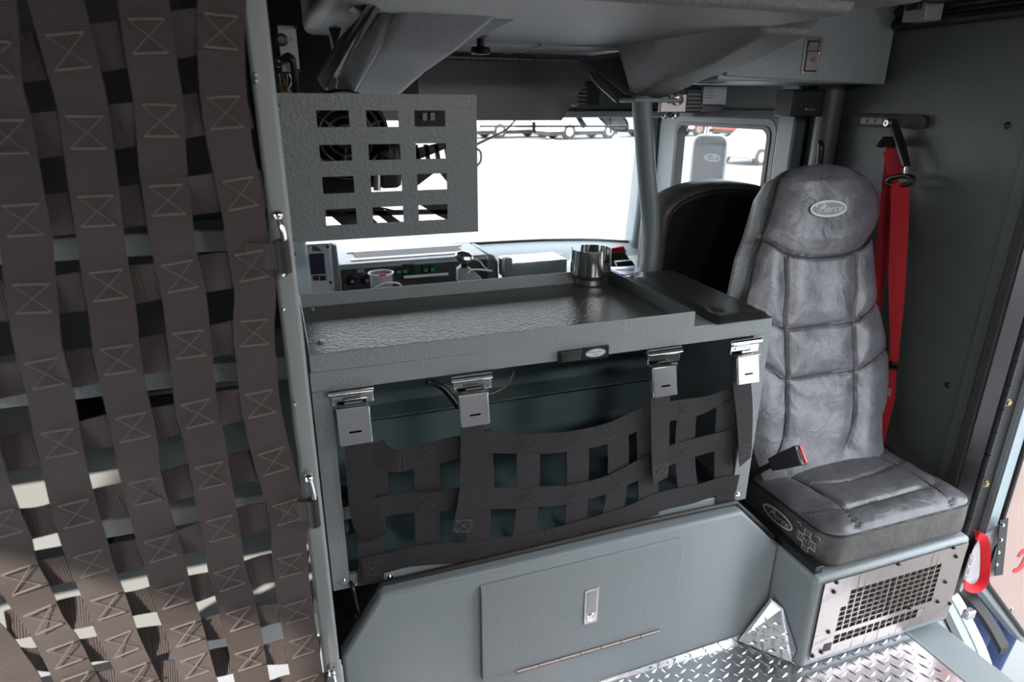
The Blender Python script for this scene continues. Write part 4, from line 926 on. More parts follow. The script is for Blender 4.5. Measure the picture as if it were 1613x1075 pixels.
m_ = MB(); [m_.prism(PY((666+i*12,178,1.355),(673+i*12,178,1.355),(673+i*12,190,1.355),(666+i*12,190,1.355)), (0,.003,0)) for i in range(2)]; m_.build('case_window', POST, rk)
m_ = MB()
m_.prism(PY((648,236,1.36),(708,222,1.36),(708,232,1.36),(648,256,1.36)), (0,.01,0))
m_.prism(PY((574,204,1.37),(634,204,1.37),(632,292,1.37),(578,296,1.37)), (0,.01,0))
for i in range(4): m_.prism(PY((652+i*16,228,1.36),(658+i*16,228,1.36),(664+i*16,262,1.36),(658+i*16,262,1.36)), (0,.01,0))
m_.prism(PY((648,300,1.36),(690,268,1.36),(716,300,1.36),(716,290,1.36),(700,262,1.36),(648,262,1.36)), (0,.01,0))
m_.prism(PY((500,322,1.36),(560,318,1.36),(600,356,1.36),(540,356,1.36)), (0,.01,0)); m_.prism(PY((570,320,1.36),(590,320,1.36),(640,356,1.36),(618,356,1.36)), (0,.01,0)); m_.prism(PY((500,334,1.36),(720,330,1.36),(720,337,1.36),(500,342,1.36)), (0,.01,0)); m_.prism(PY((660,322,1.36),(716,318,1.36),(716,352,1.36),(690,340,1.36)), (0,.01,0))
m_.build('slotted_bracket', MATTEB, rk)
m_ = MB(); m_.tube(cat(PY((560,322,1.33),(580,330,1.33),(600,328,1.33),(622,333,1.33)), 5), .002, 6); m_.build('lead', SMOOTHB, rk)
# ================================================================ OVERHEAD CABINET, SPEAKER, RADIOS
oh = thing('overhead_cabinet', 'blue grey overhead cabinet with recessed paddle latch above the rear facing seat', 'cabinet', (1.45, 1.6, 1.43))
MB().box((1.16, 1.612, 1.428), (1.745, 1.98, 1.66)).build('body', PAINTS, oh, bevel=.006)
MB().prism([(1.178, 1.598, 1.440),(1.742, 1.598, 1.425),(1.742, 1.598, 1.675),(1.178, 1.598, 1.675)], (0, .012, 0)).build('door', PAINT, oh, bevel=.004)
c = at(1278.5, 88.5, 'Y', 1.595)
m_ = ringplate([(p[0], p[1]) for p in rrect(c.x-.030, c.x+.030, c.z-.048, c.z+.048, .006)], rrect(c.x-.0225, c.x+.0225, c.z-.040, c.z+.040, .005), 0, .004)
m_.v = [V((v.y, 1.593+v.x, v.z)) for v in m_.v]; lt = m_.build('latch_frame', STEEL, oh, bevel=.0006)
MB().box((c.x-.0223, 1.5975, c.z-.040), (c.x+.0223, 1.5979, c.z+.040)).build('latch_recess', SMOOTHB, lt)
MB().box((c.x-.0195, 1.590, c.z-.037), (c.x+.0195, 1.597, c.z+.012)).build('paddle', GRILLM, lt, bevel=.001)
m_ = MB(); m_.prism([(c.x-.018,1.597,c.z+.014),(c.x+.02,1.597,c.z+.014),(c.x+.02,1.597,c.z+.036),(c.x-.012,1.597,c.z+.036)], (0,-.001,0)); m_.build('inner_leaf', GRILLM, lt)
m_ = MB(); m_.lathe([(.0095,0),(.009,.002),(1e-4,.0025)], (c.x, 1.590, c.z-.010), (0,-1,0), 16); m_.box((c.x-.005, 1.5868, c.z-.0108), (c.x+.005, 1.5876, c.z-.0092)); m_.build('lock', CHROME, lt)
sp = thing('wall_speaker', 'small black box speaker under the right end of the overhead cabinet', 'speaker', at(1280,165,'Y',1.78))
a, b = at(1251,147,'Y',1.76), at(1291,184,'Y',1.76)
MB().box((a.x, 1.76, b.z), (b.x+.03, 1.84, a.z+.012)).build('housing', SMOOTHB, sp, bevel=.004)
MB().box((a.x+.003, 1.757, b.z+.003), (b.x-.002, 1.7602, a.z+.006)).build('grille', MATTEB, sp, bevel=.002)
lx, lz = at(1270,172,'Y',1.757).x, at(1270,173,'Y',1.757).z
m_ = MB(); m_.lathe([(.0032,0),(.0032,.0006),(1e-4,.0006)], (lx, 1.757, lz+.0015), (0,-1,0), 14); t_ = text_mb('MOTOROLA', .0052, (lx+.005, 1.7565, lz-.0005), (1,0,0), (0,0,1), .0003); m_.add(t_.v, t_.f); m_.build('logo', WHITEP, sp, smooth=0)
t_ = text_mb('M', .0042, (lx-.0019, 1.7562, lz+.0001), (1,0,0), (0,0,1), .0003).build('logo_letter', SMOOTHB, sp, smooth=0)
# black grab handle on the door pillar
gh = thing('door_grab_handle', 'small black grab handle on the pillar above the front passenger seat back', 'handle', at(1292,240,'X',1.70))
m_ = MB(); m_.tube(cat([at(1293,222,'X',1.69), at(1293,232,'X',1.685), at(1291,262,'X',1.69)], 5), .011, 12); m_.build('grip', SMOOTHB, gh, smooth=60); MB().tube([at(1291,262,'X',1.69), at(1289,290,'X',1.70)], .006, 8).build('lower_rod', STEEL, gh)
# siren boxes / camera units under the header
def unit(name, x0, x1, y0, y1, Y, label, dep=.09, m=MATTEB):
    t_ = thing(name, label, 'electronic unit', at((x0+x1)/2, (y0+y1)/2, 'Y', Y)); a = at(x0, y0, 'Y', Y); b = at(x1, y1, 'Y', Y)
    MB().box((a.x, Y, b.z), (b.x, Y+dep, a.z)).build('case', m, t_, bevel=.006); return t_, a, b
u1, a, b = unit('siren_unit', 1082, 1108, 138, 178, 1.80, 'black ribbed electronic unit with printed silver label left of the overhead cabinet')
m_ = MB(); [m_.box((a.x+.002, 1.795, b.z+.006+i*.011), (b.x-.004, 1.80, b.z+.011+i*.011)) for i in range(int((a.z-b.z)/.011)-1)]; m_.build('ribs', SMOOTHB, u1)
a2, b2 = at(1109,136,'Y',1.79), at(1143,165,'Y',1.79); m_ = MB(); m_.box((a2.x, 1.79, b2.z), (b2.x, 1.88, a2.z)); m_.build('side_case', mat('label_grey', (.32,.32,.35), .4), u1, bevel=.002)
a3 = at(1143,178,'Y',1.80); m_ = MB(); m_.prism([(a2.x, 1.80, b2.z),(b2.x, 1.80, b2.z),(b2.x, 1.80, b2.z-.012),(b2.x-.03, 1.80, a3.z),(a2.x, 1.80, a3.z)], (0,.06,0)); m_.build('lower_case', SMOOTHB, u1, bevel=.003)
m_ = MB()
for i, w_ in enumerate((.028,.036,.03,.036,.034)): m_.box((a2.x+.004, 1.7893, a2.z-.008-i*.0062), (a2.x+.004+w_, 1.79, a2.z-.0065-i*.0062))
m_.build('label_lines', SMOOTHB, u1, smooth=0)
u2, a, b = unit('black_module', 912, 946, 128, 168, 2.15, 'black ribbed module behind the triangular cheek plate beside the grey pole top')
m_ = MB(); [m_.box((a.x-.004, 2.146, b.z+.006+i*.013), (a.x+.03, 2.15, b.z+.012+i*.013)) for i in range(5)]; m_.build('ribs', SMOOTHB, u2)
lkb = thing('lock_bracket', 'bright aluminium bracket with round key lock beside the top of the grey pole', 'bracket', at(1060,165,'Y',1.76))
a, b = at(1042,148,'Y',1.76), at(1080,177,'Y',1.76); MB().box((a.x, 1.76, b.z), (b.x, 1.775, a.z)).build('plate', GRILLM, lkb, bevel=.002)
m_ = MB(); p = at(1066,157,'Y',1.76); m_.lathe([(.017,0),(.016,.012),(.010,.014),(.009,.006),(1e-4,.006)], p, (0,-1,0), 20); m_.build('lock_barrel', STEEL, lkb)
MB().box((p.x-.028, 1.752, p.z-.01), (p.x-.012, 1.76, p.z+.012)).build('black_cap', SMOOTHB, lkb)
for i, q in enumerate(((1047,183),(1056,181),(1063,183))): m_ = MB(); m_.lathe([(.006,-.008),(.007,0),(.004,.01)], at(*q,'Y',1.765), (0,0,1), 10); m_.build('terminal', SMOOTHB if i % 2 else CHROME, lkb)
wbx = thing('connector_box', 'small pale box with black connector below the ceiling right of the overhead cabinet', 'connector box', at(1433,20,'X',1.70))
o_ = at(1440,20,'X',1.66); MB().obox(o_+V((0,.035,-.02)), (.06,.0,0), (0,-.07,0), (.0,.0,.06)).build('case', POST, wbx, bevel=.002)
m_ = MB(); m_.tube(cat([o_+V((-.012,.004,.02)), o_+V((-.03,-.02,.03)), o_+V((.0,-.08,.022)), o_+V((.02,-.14,.03))], 6), .009, 8); m_.build('connector_lead', SMOOTHB, wbx, smooth=60)
m_ = MB(); m_.box(o_+V((-.014,-.022,.006)), o_+V((.0,.02,.034))); m_.build('connector', SMOOTHB, wbx, bevel=.003)
# ================================================================ DASHBOARD things
db = thing('dashboard', 'light blue grey dashboard spread below the windshield', 'dashboard', (.6, 2.4, .0))
mb = MB(); mb.prism([(x, y, z) for x, y, z in [(-1.25, 2.40, 0), (-1.25, 2.40, .665), (-1.25, 2.5, .672), (-1.25, 2.756, .676), (-1.25, 2.756, 0)]], (2.95, 0, 0)); mb.build('lower_panel', DASHM, db, bevel=.01)
ip = thing('control_panel', 'black faced control panel with light blue top and round knobs behind the tray', 'control panel', (.4, 2.1, .8))
q = PY((530,415,2.1),(768,404,2.1),(772,460,2.1),(533,465,2.1))
f = MB(); tl = at(530,416,'Y',2.1); tr_ = at(766,405,'Y',2.1); zt = (tl.z+tr_.z)/2
MB().box((tl.x, 2.1, .72), (tr_.x+.01, 2.33, zt)).build('housing', DASHM, ip, bevel=.012, seg=3)
MB().box((tl.x+.012, 2.094, .725), (tr_.x+.004, 2.0995, zt-.014)).build('face', mat('dark_face', (.035,.033,.036), .5), ip, bevel=.003)
MB().prism([(tr_.x+.010, 2.12, .72),(tr_.x+.055, 2.12, .72),(tr_.x+.05, 2.12, zt-.03),(tr_.x+.035, 2.12, zt-.008),(tr_.x+.01, 2.12, zt)], (0,.2,0)).build('end_cap', mat('mid_dash', (.2,.22,.23), .45), ip, bevel=.006)
m_ = MB(); s0_, s1_ = at(572,404,'Z',zt), at(735,393,'Z',zt); m_.box((tl.x+.07, 2.20, zt+.0003), (tr_.x-.06, 2.27, zt+.002)); m_.box((tl.x+.07, 2.18, zt+.0005), (tr_.x-.06, 2.27, zt+.0025)); m_.build('defrost_slot', MATTEB, ip)
m_ = MB(); m_.box((tl.x+.05, 2.15, zt), (tr_.x-.04, 2.178, zt+.003)); m_.box((tl.x+.05, 2.272, zt), (tr_.x-.04, 2.29, zt+.003)); m_.build('slot_trim', WHITEP, ip, bevel=.001)
for q_ in ((553,441),(576,440)):
    p = at(*q_,'Y',2.094); m_ = MB(); m_.lathe([(.017,0),(.016,.006),(.010,.010),(.009,.022),(1e-4,.022)], p, (0,-1,0), 18); kb = m_.build('knob', SMOOTHB, ip); MB().lathe([(.006,0),(.005,.004),(1e-4,.004)], p+V((.002,-.0225,0)), (0,-1,0), 10).build('knob_cap', POST, kb)
for q_, m2 in (((571,434),BLUE),((576,433),RED)):
    p = at(*q_,'Y',2.093); MB().obox(p, (.012,0,.005), (0,-.0008,0), (-.001,0,.005)).build('temperature_mark', m2, ip)
p = at(563,430,'Y',2.093); MB().box(p, p+V((.022,-.001,.012))).build('lcd', mat('lcd_grey', (.35,.35,.3), .3), ip)
for q_ in ((628,428),(638,427),(670,425),(681,424)):
    p = at(*q_,'Y',2.093); h_ = MB().box((p.x-.011,2.088,p.z-.010),(p.x+.011,2.094,p.z+.014)).build('rocker_switch', SMOOTHB, ip, bevel=.002); MB().box((p.x-.006,2.0865,p.z-.006),(p.x+.006,2.0878,p.z+.004)).build('switch_light', GREEN, h_)
m_ = MB(); p = at(648,420,'Y',2.093); [m_.box((p.x-.03+i*.006, 2.09, p.z-.03), (p.x-.027+i*.006, 2.0939, p.z+.01)) for i in range(7)]; m_.build('vent_ribs', SMOOTHB, ip)
p0_, p1_ = at(636,437,'Y',2.05), at(706,432,'Y',2.05); MB().tube([p0_, p1_], .005, 8).build('white_bar', WHITEP, ip)
dp = thing('display_unit', 'grey display unit with dark screen beside the left end of the control panel', 'display', at(508,420,'Y',2.0))
a, b = at(491,386,'Y',2.0), at(527,449,'Y',2.0); zb_ = min(b.z, .80)
MB().box((a.x-.03, 2.0, zb_), (b.x, 2.02, a.z)).build('bezel', mat('display_bezel', (.34,.33,.36), .45), dp, bevel=.008)
a1, b1 = at(492,400,'Y',1.999), at(513,431,'Y',1.999); MB().box((a1.x-.01, 1.997, b1.z), (b1.x, 1.9995, a1.z)).build('screen', SCREEN, dp)
MB().prism(PY((492,396,1.9985),(508,396,1.9985),(500,389,1.9985),(492,387,1.9985)), (0,.001,0)).build('speaker_grille', MATTEB, dp)
for x in (498, 509): p = at(x,437,'Y',1.999); MB().box((p.x-.010,1.996,p.z-.01),(p.x+.008,1.9995,p.z+.006)).build('button', SMOOTHB, dp, bevel=.001)
for q_ in ((516,389),(521,445)): m_ = MB(); screw(m_, at(*q_,'Y',1.9995), (0,-1,0), .005); m_.build('screw', SMOOTHB, dp)
MB().prism([V((b.x-.005,2.02,a.z-.002)), V((b.x-.0,2.02,zb_)), V((b.x+.0,2.12,zb_)), V((b.x+.0,2.16,zb_+.09)), V((b.x-.0,2.06,a.z-.004))], (.022,0,-.01)).build('hood', mat('mid_dash2', (.14,.15,.16), .5), dp, bevel=.004)
a, b = at(466,386,'Y',1.75), at(492,455,'Y',1.75)
m_ = MB(); m_.loft([[V((x0_, y_, z_)) for x0_, y_ in ((.018,1.75),(b.x-.002-.006*(1 if z_ > .98 else 0),1.75),(b.x-.002,1.85),(.018,1.85))] for z_ in (.5, .9, .98, 1.06)]); tag(m_.build('door_post_cover', DASHM, bevel=.006), 'pale blue grey upright cover between the corner post and the display unit', 'post cover')
cs_ = thing('centre_console', 'low dark console between the front seats behind the tray', 'console', (.5, 1.8, .27))
MB().box((.06, 1.62, .425), (1.02, 1.885, .745)).build('body', DPAINT, cs_, bevel=.01); MB().box((.06, 1.89, .27), (1.10, 2.38, .745)).build('front_body', DPAINT, cs_, bevel=.01)
# white ring cup holder and swivel mount behind the tray
rc = at(600,430,'Y',1.8); cpn = thing('white_cup', 'white rimmed clear cup with red mark standing behind the tray', 'cup', rc)
m_ = MB(); m_.tube([rc+V((.033*math.cos(t),.033*math.sin(t),.0)) for t in [2*PI*i/24 for i in range(25)]], .003, 8); m_.build('rim', WHITEP, cpn, smooth=60)
m_ = MB(); m_.lathe([(.032,0),(.030,-.05),(.025,-.08),(1e-4,-.08)], rc, (0,0,1), 24, False); m_.build('wall', mat('grey_cup', (.3,.3,.33), .4), cpn)
m_ = MB(); m_.obox(rc+V((-.010,-.034,-.001)), (.018,0,0), (0,-.002,0), (0,0,.006)); m_.build('red_mark', RED, cpn)
m_ = MB(); m_.tube(cat([rc+V((-.025,-.03,-.035)), rc+V((.0,-.045,-.018)), rc+V((.035,-.04,-.022)), rc+V((.05,-.02,-.035))], 5), .0028, 8); m_.build('handle_wire', WHITEP, cpn, smooth=60)
sm_ = thing('swivel_mount', 'silver swivel mount with grey arm and curled lead behind the tray middle', 'mount', at(737,415,'Y',1.85))
p = at(731,406,'Y',1.85); m_ = MB(); m_.lathe([(.016,-.012),(.026,-.002),(.028,.004),(.024,.012),(.012,.018),(1e-4,.019)], p, (.15,-.2,1), 20); m_.build('head', STEEL, sm_)
m_ = MB(); m_.lathe([(.010,-.03),(.010,-.01)], p, (0,0,1), 12); m_.build('neck', SMOOTHB, sm_)
m_ = MB(); m_.prism(PY((722,425,1.85),(731,418,1.85),(747,427,1.85),(760,440,1.85),(722,445,1.85)), (0,.03,0)); m_.build('base_arm', POST, sm_, bevel=.003)
m_ = MB(); m_.tube(cat(PY((748,408,1.86),(757,413,1.86),(762,420,1.86),(768,424,1.86)), 5), .002, 6); m_.tube(cat(PY((737,431,1.82),(742,426,1.82),(755,425,1.82),(775,427,1.82)), 5), .003, 6); m_.build('lead', WHITEP, sm_, smooth=60)
# radio charger, phone clip and red topped radio
rc_ = thing('charger_cradle', 'bright metal charger cradle between the swivel mount and the cup holder', 'charger', at(845,415,'Y',2.0))
a, b = at(803,409,'Y',2.0), at(893,428,'Y',2.0); MB().box((a.x, 2.0, b.z-.02), (b.x, 2.12, a.z-.014)).build('plate', STEEL, rc_, bevel=.003)
MB().box((a.x-.02, 1.99, b.z-.02), (a.x+.008, 2.03, a.z+.006)).build('end_block', mat('mid_dash3', (.2,.22,.23), .45), rc_, bevel=.006)
for x_, w_ in ((816,.02),(829,.004),(855,.03),(872,.004),(885,.02)):
    p = at(x_,404,'Y',2.03); MB().box((p.x-w_/2, 2.03, a.z-.003), (p.x+w_/2, 2.05, a.z-.004)).build('clip', SMOOTHB, rc_, bevel=.001)
rr1 = thing('red_top_radio', 'black handheld unit with red ribbed top at the right end of the dash', 'radio', at(972,405,'Y',2.2))
MB().prism(PY((963,400,2.2),(985,396,2.2),(994,412,2.2),(992,428,2.2),(966,428,2.2)), (0,.05,0)).build('case', SMOOTHB, rr1, bevel=.004)
m_ = MB(); m_.prism(PY((961,392,2.19),(983,388,2.19),(988,398,2.19),(963,401,2.19)), (0,.04,0)); o_ = m_.build('red_top', RED, rr1, bevel=.003)
m_ = MB(); [m_.prism(PY((965+i*4,391,2.188),(966+i*4,391,2.188),(966.6+i*4,398,2.188),(965.6+i*4,398,2.188)), (0,.001,0)) for i in range(5)]; m_.build('ribs', SMOOTHB, o_)
cb = thing('clipboard_tray', 'small bright blue tinted tray with black clip beside the cup holder', 'holder', at(985,425,'Y',1.75))
MB().prism(PY((960,421,1.78),(1003,419,1.82),(1012,428,1.70),(985,433,1.66),(978,431,1.66)), (0,0,-.006)).build('plate', mat('blue_sheen_metal', (.45,.5,.68), .25, .9), cb, bevel=.001)
MB().prism(PY((971,413,1.78),(996,411,1.80),(1001,419,1.78),(974,421,1.76)), (0,.02,0)).build('clip', SMOOTHB, cb, bevel=.002)
# ================================================================ OUTSIDE MIRROR, WIPER BARS
mr = thing('side_mirror', 'chrome framed outside mirror seen through the front door window', 'mirror', (2.15, 2.9, 1.0))
mc_ = at(1120, 212, 'Y', 2.9); mx_ = V((.80, -.60, 0)).normalized(); mn_ = V((.60, .80, 0)).normalized()
mo_ = V((mc_.x, 2.9, 0)); mw_ = .088
def mloc(m, d0=0): m.v = [mo_+mx_*v.y+mn_*(v.x+d0)+V((0,0,v.z)) for v in m.v]; return m
o_ = mloc(ringplate(rrect(-mw_, mw_, .86, mc_.z, .05), rrect(-mw_+.010, mw_-.010, .870, mc_.z-.010, .042), 0, .03)); o_.build('frame', CHROME, mr, bevel=.003)
m_ = MB().prism([V((.010, x, z)) for x, z in rrect(-mw_+.009, mw_-.009, .871, mc_.z-.009, .042)], (.002,0,0)); mloc(m_).build('mirror_glass', MIRR, mr, smooth=0)
m_ = MB().prism([V((.013, x, z)) for x, z in rrect(-mw_+.006, mw_-.006, .868, mc_.z-.006, .045)], (.04,0,0)); mloc(m_).build('housing', WHITEP, mr, bevel=.01)
m_ = MB(); m_.tube(cat([(mo_.x, 2.94, mc_.z-.01), (mo_.x, 2.94, mc_.z+.05), (mo_.x-.02, 2.94, mc_.z+.12), (mo_.x-.12, 2.92, mc_.z+.2), (1.82, 2.9, mc_.z+.24)], 5), .010, 10); m_.build('arm', CHROME, mr, smooth=60)
wp = thing('wiper_bar', 'thin black wiper linkage bar running across the top of the windshield', 'wiper', (1.0, 2.98, 1.29))
a, b = at(756,199,'Y',2.98), at(990,199,'Y',2.98); MB().tube([a, b], .005, 8).build('bar', SMOOTHB, wp)
MB().tube([at(841,192,'Y',2.97), at(841,209,'Y',2.97)], .009, 8).build('arm', SMOOTHB, wp); MB().tube([at(921,160,'Y',2.8)+V((0,.17,0)), at(921,200,'Y',2.97)], .013, 8).build('arm', MATTEB, wp)
cm = thing('convex_mirror', 'dark rimmed oval convex mirror outside the windshield beside the grey pole', 'mirror', at(965,195,'Y',3.05))
cc_ = at(965,196,'Y',3.05); pts = [at(942,183,'Y',3.05), at(955,196,'Y',3.05), at(968,205,'Y',3.05), at(985,206,'Y',3.05), at(989,198,'Y',3.05), at(985,188,'Y',3.05), at(975,180,'Y',3.05)]
MB().tube(cat(pts, 5), .006, 8).build('rim', SMOOTHB, cm, smooth=60); MB().prism(pts, (0,.012,0)).build('glass', POST, cm); MB().tube([at(962,178,'Y',3.04), at(962,210,'Y',3.04)], .005, 8).build('bracket', SMOOTHB, cm)
cable('thin_lead', PY((750,228,1.222),(775,216,1.45),(798,204,1.8),(812,189,2.094)), .0025, mat('tan_lead', (.2,.17,.14), .6), 'thin tan lead hanging between the perforated panel and the black flap')
cable('thin_lead', PY((749,233,1.22),(757,240,1.215),(757,254,1.215),(749,264,1.22)), .002, POST, 'short grey looped lead peeking out behind the right edge of the perforated panel')
# ================================================================ REAR RIGHT DOOR, opened outwards
DY = 1.02
d2 = MB()
dp_ = [(1.80,1.5),(1.80,.04),(1.86,-.0),(2.16,-.30),(2.75,-.62),(2.75,1.5)]
d2.prism([(x, DY+.004, z) for x, z in dp_], (0, .045, 0)); door2 = struct(d2.build('door_2', PAINTS, bevel=.004))
MB().prism([(x, DY, z) for x, z in ((1.853,1.5),(1.853,.07),(1.876,.03),(2.15,-.255),(2.74,-.58),(2.74,1.5))], (0, .0035, 0)).build('inner_skin', PINKP, door2, smooth=0)
m_ = MB(); m_.tube([(1.85, DY-.002, 1.5), (1.85, DY-.002, .075), (1.874, DY-.002, .026), (2.15, DY-.002, -.262), (2.74, DY-.002, -.59)], .007, 8); m_.build('door_seal', SMOOTHB, door2)
MB().box((1.80, DY-.001, .06), (1.838, DY+.003, 1.5)).build('edge_strip', DASHM, door2)
MB().box((1.748, DY+.02, -.02), (1.80, DY+.028, 1.5)).build('hinge_leaf', MATTEB, door2)
m_ = MB(); zz_ = .0; k = 0
while zz_ < 1.45: m_.lathe([(.0085,0),(.0085,.066)], (1.745, DY+.02, zz_), (0,0,1), 12); zz_ += .0685
m_.build('hinge_barrel', SMOOTHB, door2)
for q_ in ((1587,634),(1552,762)): p = at(*q_,'Y',DY+.018); m_ = MB(); m_.lathe([(.011,0),(.011,.002),(.0075,.002),(.0075,.007),(1e-4,.007)], p, (0,-1,0), 6); m_.build('hinge_bolt', BRASS, door2, smooth=0)
for q_ in ((1555,647),(1521,773)): p = at(*q_,'Y',1.07); m_ = MB(); m_.lathe([(.007,0),(.006,.003),(1e-4,.004)], V((1.762,1.0715,p.z)), (0,-1,0), 12); m_.build('jamb_screw', STEEL, door2)
for q_ in ((1594,961),): p = at(*q_,'Y',DY-.001); m_ = MB(); m_.lathe([(.008,0),(.007,.003),(1e-4,.004)], p, (0,-1,0), 12); m_.build('rivet', STEEL, door2)
# red script letter on the door skin (only its start is in view)
p = at(1600, 898, 'Y', DY-.0015)
m_ = MB()
def fat(pts, w): m_.ribbon([p+V((x*.05, 0, y*.05)) for x, y in pts], w, (0,-1,0), .001, 6)
fat([(-.1,.95),(.05,1.25),(.5,1.3),(1.2,1.25),(2.0,1.4)], [.012,.018,.022,.022,.02]); fat([(.75,1.3),(.65,.7),(.45,.1),(.1,-.1),(-.15,.05)], [.02,.024,.022,.016,.012])
m_.build('red_lettering', RED, door2, smooth=60)
# fabric check strap and red loop
fk = thing('door_check_pocket', 'grey fabric door check panel riveted between seat box and open door', 'fabric panel', at(1550,880,'Y',.99))
Q = PY((1528,878,1.0),(1576,823,1.01),(1575,905,1.01),(1514,931,.995))
mb = MB(); G = 10
rows = []
for j in range(G+1):
    rows.append([])
    for i in range(G+1):
        u, v = i/G, j/G; p_ = Q[0].lerp(Q[1], u).lerp(Q[3].lerp(Q[2], u), v)+V((0, .012*math.sin(u*PI)+.003*math.sin(v*9+u*4), -.006*math.sin(u*PI)*(1-v))); rows[-1].append(p_)
mb.loft(rows, False, False); mb.uv = {i: [((i % G)/G*.12, (i//G)/G*.1)]*4 for i in range(len(mb.f))}
o_ = mb.build('fabric', mat('grey_fabric_plain', (.33,.32,.33), .85, 0, .6, 900, .001), fk, smooth=80); sm = o_.modifiers.new('t','SOLIDIFY'); sm.thickness = .002
MB().prism(PY((1574,820,.998),(1587,816,.998),(1578,905,.998),(1566,907,.998)), (0,-.003,0)).build('door_batten', SMOOTHB, fk)
MB().prism(PY((1528,872,.985),(1532,876,.985),(1513,932,.985),(1510,930,.985)), (0,-.003,0)).build('box_batten', STEEL, fk)
for q_ in ((1580,828),(1577,851),(1573,871),(1570,890),(1529,880),(1525,894),(1521,908)):
    m_ = MB(); m_.lathe([(.005,0),(.004,.003),(1e-4,.0035)], at(*q_,'Y',.994 if q_[0] > 1550 else .98), (0,-1,0), 10); m_.build('rivet', CHROME, fk)
rl = PY((1519,921,.975),(1528,927,.97),(1540,926,.965),(1549,915,.965),(1552,895,.965),(1552,865,.965),(1549,850,.965),(1541,845,.97),(1536,842,.985))
tag(MB().ribbon(rl, .024, (-.75,-.6,.25), .0025, 6, lambda s: -.9+1.3*s).build('red_pull_loop', REDC, smooth=60), 'bright red webbing loop on the grey fabric door panel', 'strap')
# curved doorway sill around the wheel
def sill(offs, x0, x1, m, nm, r=None, lift=0):
    base_ = [(1478,890),(1500,922),(1517,947),(1534,980),(1550,1013),(1562,1045),(1570,1078),(1576,1112)]
    P_ = [at(x+offs, y, 'X', 1.79) for x, y in base_]
    P_ = cat(P_, 4); mb = MB()
    rings = []
    for i, p in enumerate(P_):
        t_ = (P_[min(i+1,len(P_)-1)]-P_[max(i-1,0)]).normalized(); n_ = V((0, -t_.z, t_.y))
        if n_.z < 0: n_ = -n_
        rings.append([V((x0, p.y, p.z))+n_*lift, V((x1, p.y, p.z))+n_*lift, V((x1, p.y, p.z))-n_*.2, V((x0, p.y, p.z))-n_*.2])
    mb.loft(rings); return mb.build(nm, m, smooth=50)
struct(sill(-2, 1.757, 1.79, CHROME, 'trim_15', lift=.004)); struct(sill(-2, 1.72, 1.757, DASHM, 'trim_16')); struct(sill(-2, 1.695, 1.72, SMOOTHB, 'trim_17', lift=.006)); struct(sill(-2, 1.64, 1.695, PAINTS, 'trim_18'))
p = at(1512, 953, 'Y', .955); tag(MB().box((1.70,.945,-.0),(1.735,.965,.028)).build('door_striker', CHROME, bevel=.005), 'chrome door striker block at the foot of the seat box beside the curved sill', 'striker')
# wheel arch flare seen under the door
mb = MB()
for w0, w1, m2, nm in ((1.82,1.90,PANELG,'arch'),):
    P_ = cat([at(x, y, 'X', 1.84) for x, y in ((1512,930),(1530,944),(1548,965),(1566,992),(1582,1022))], 5)
    mb.loft([[p_+V((-.012,0,0)), p_+V((.02,0,.004)), p_+V((.02,0,-.02)), p_+V((-.012,0,-.02))] for p_ in P_])
tag(mb.build('wheel_arch_flare', MATTEB, smooth=50), 'dark curved wheel arch flare outside below the open door', 'wheel arch')
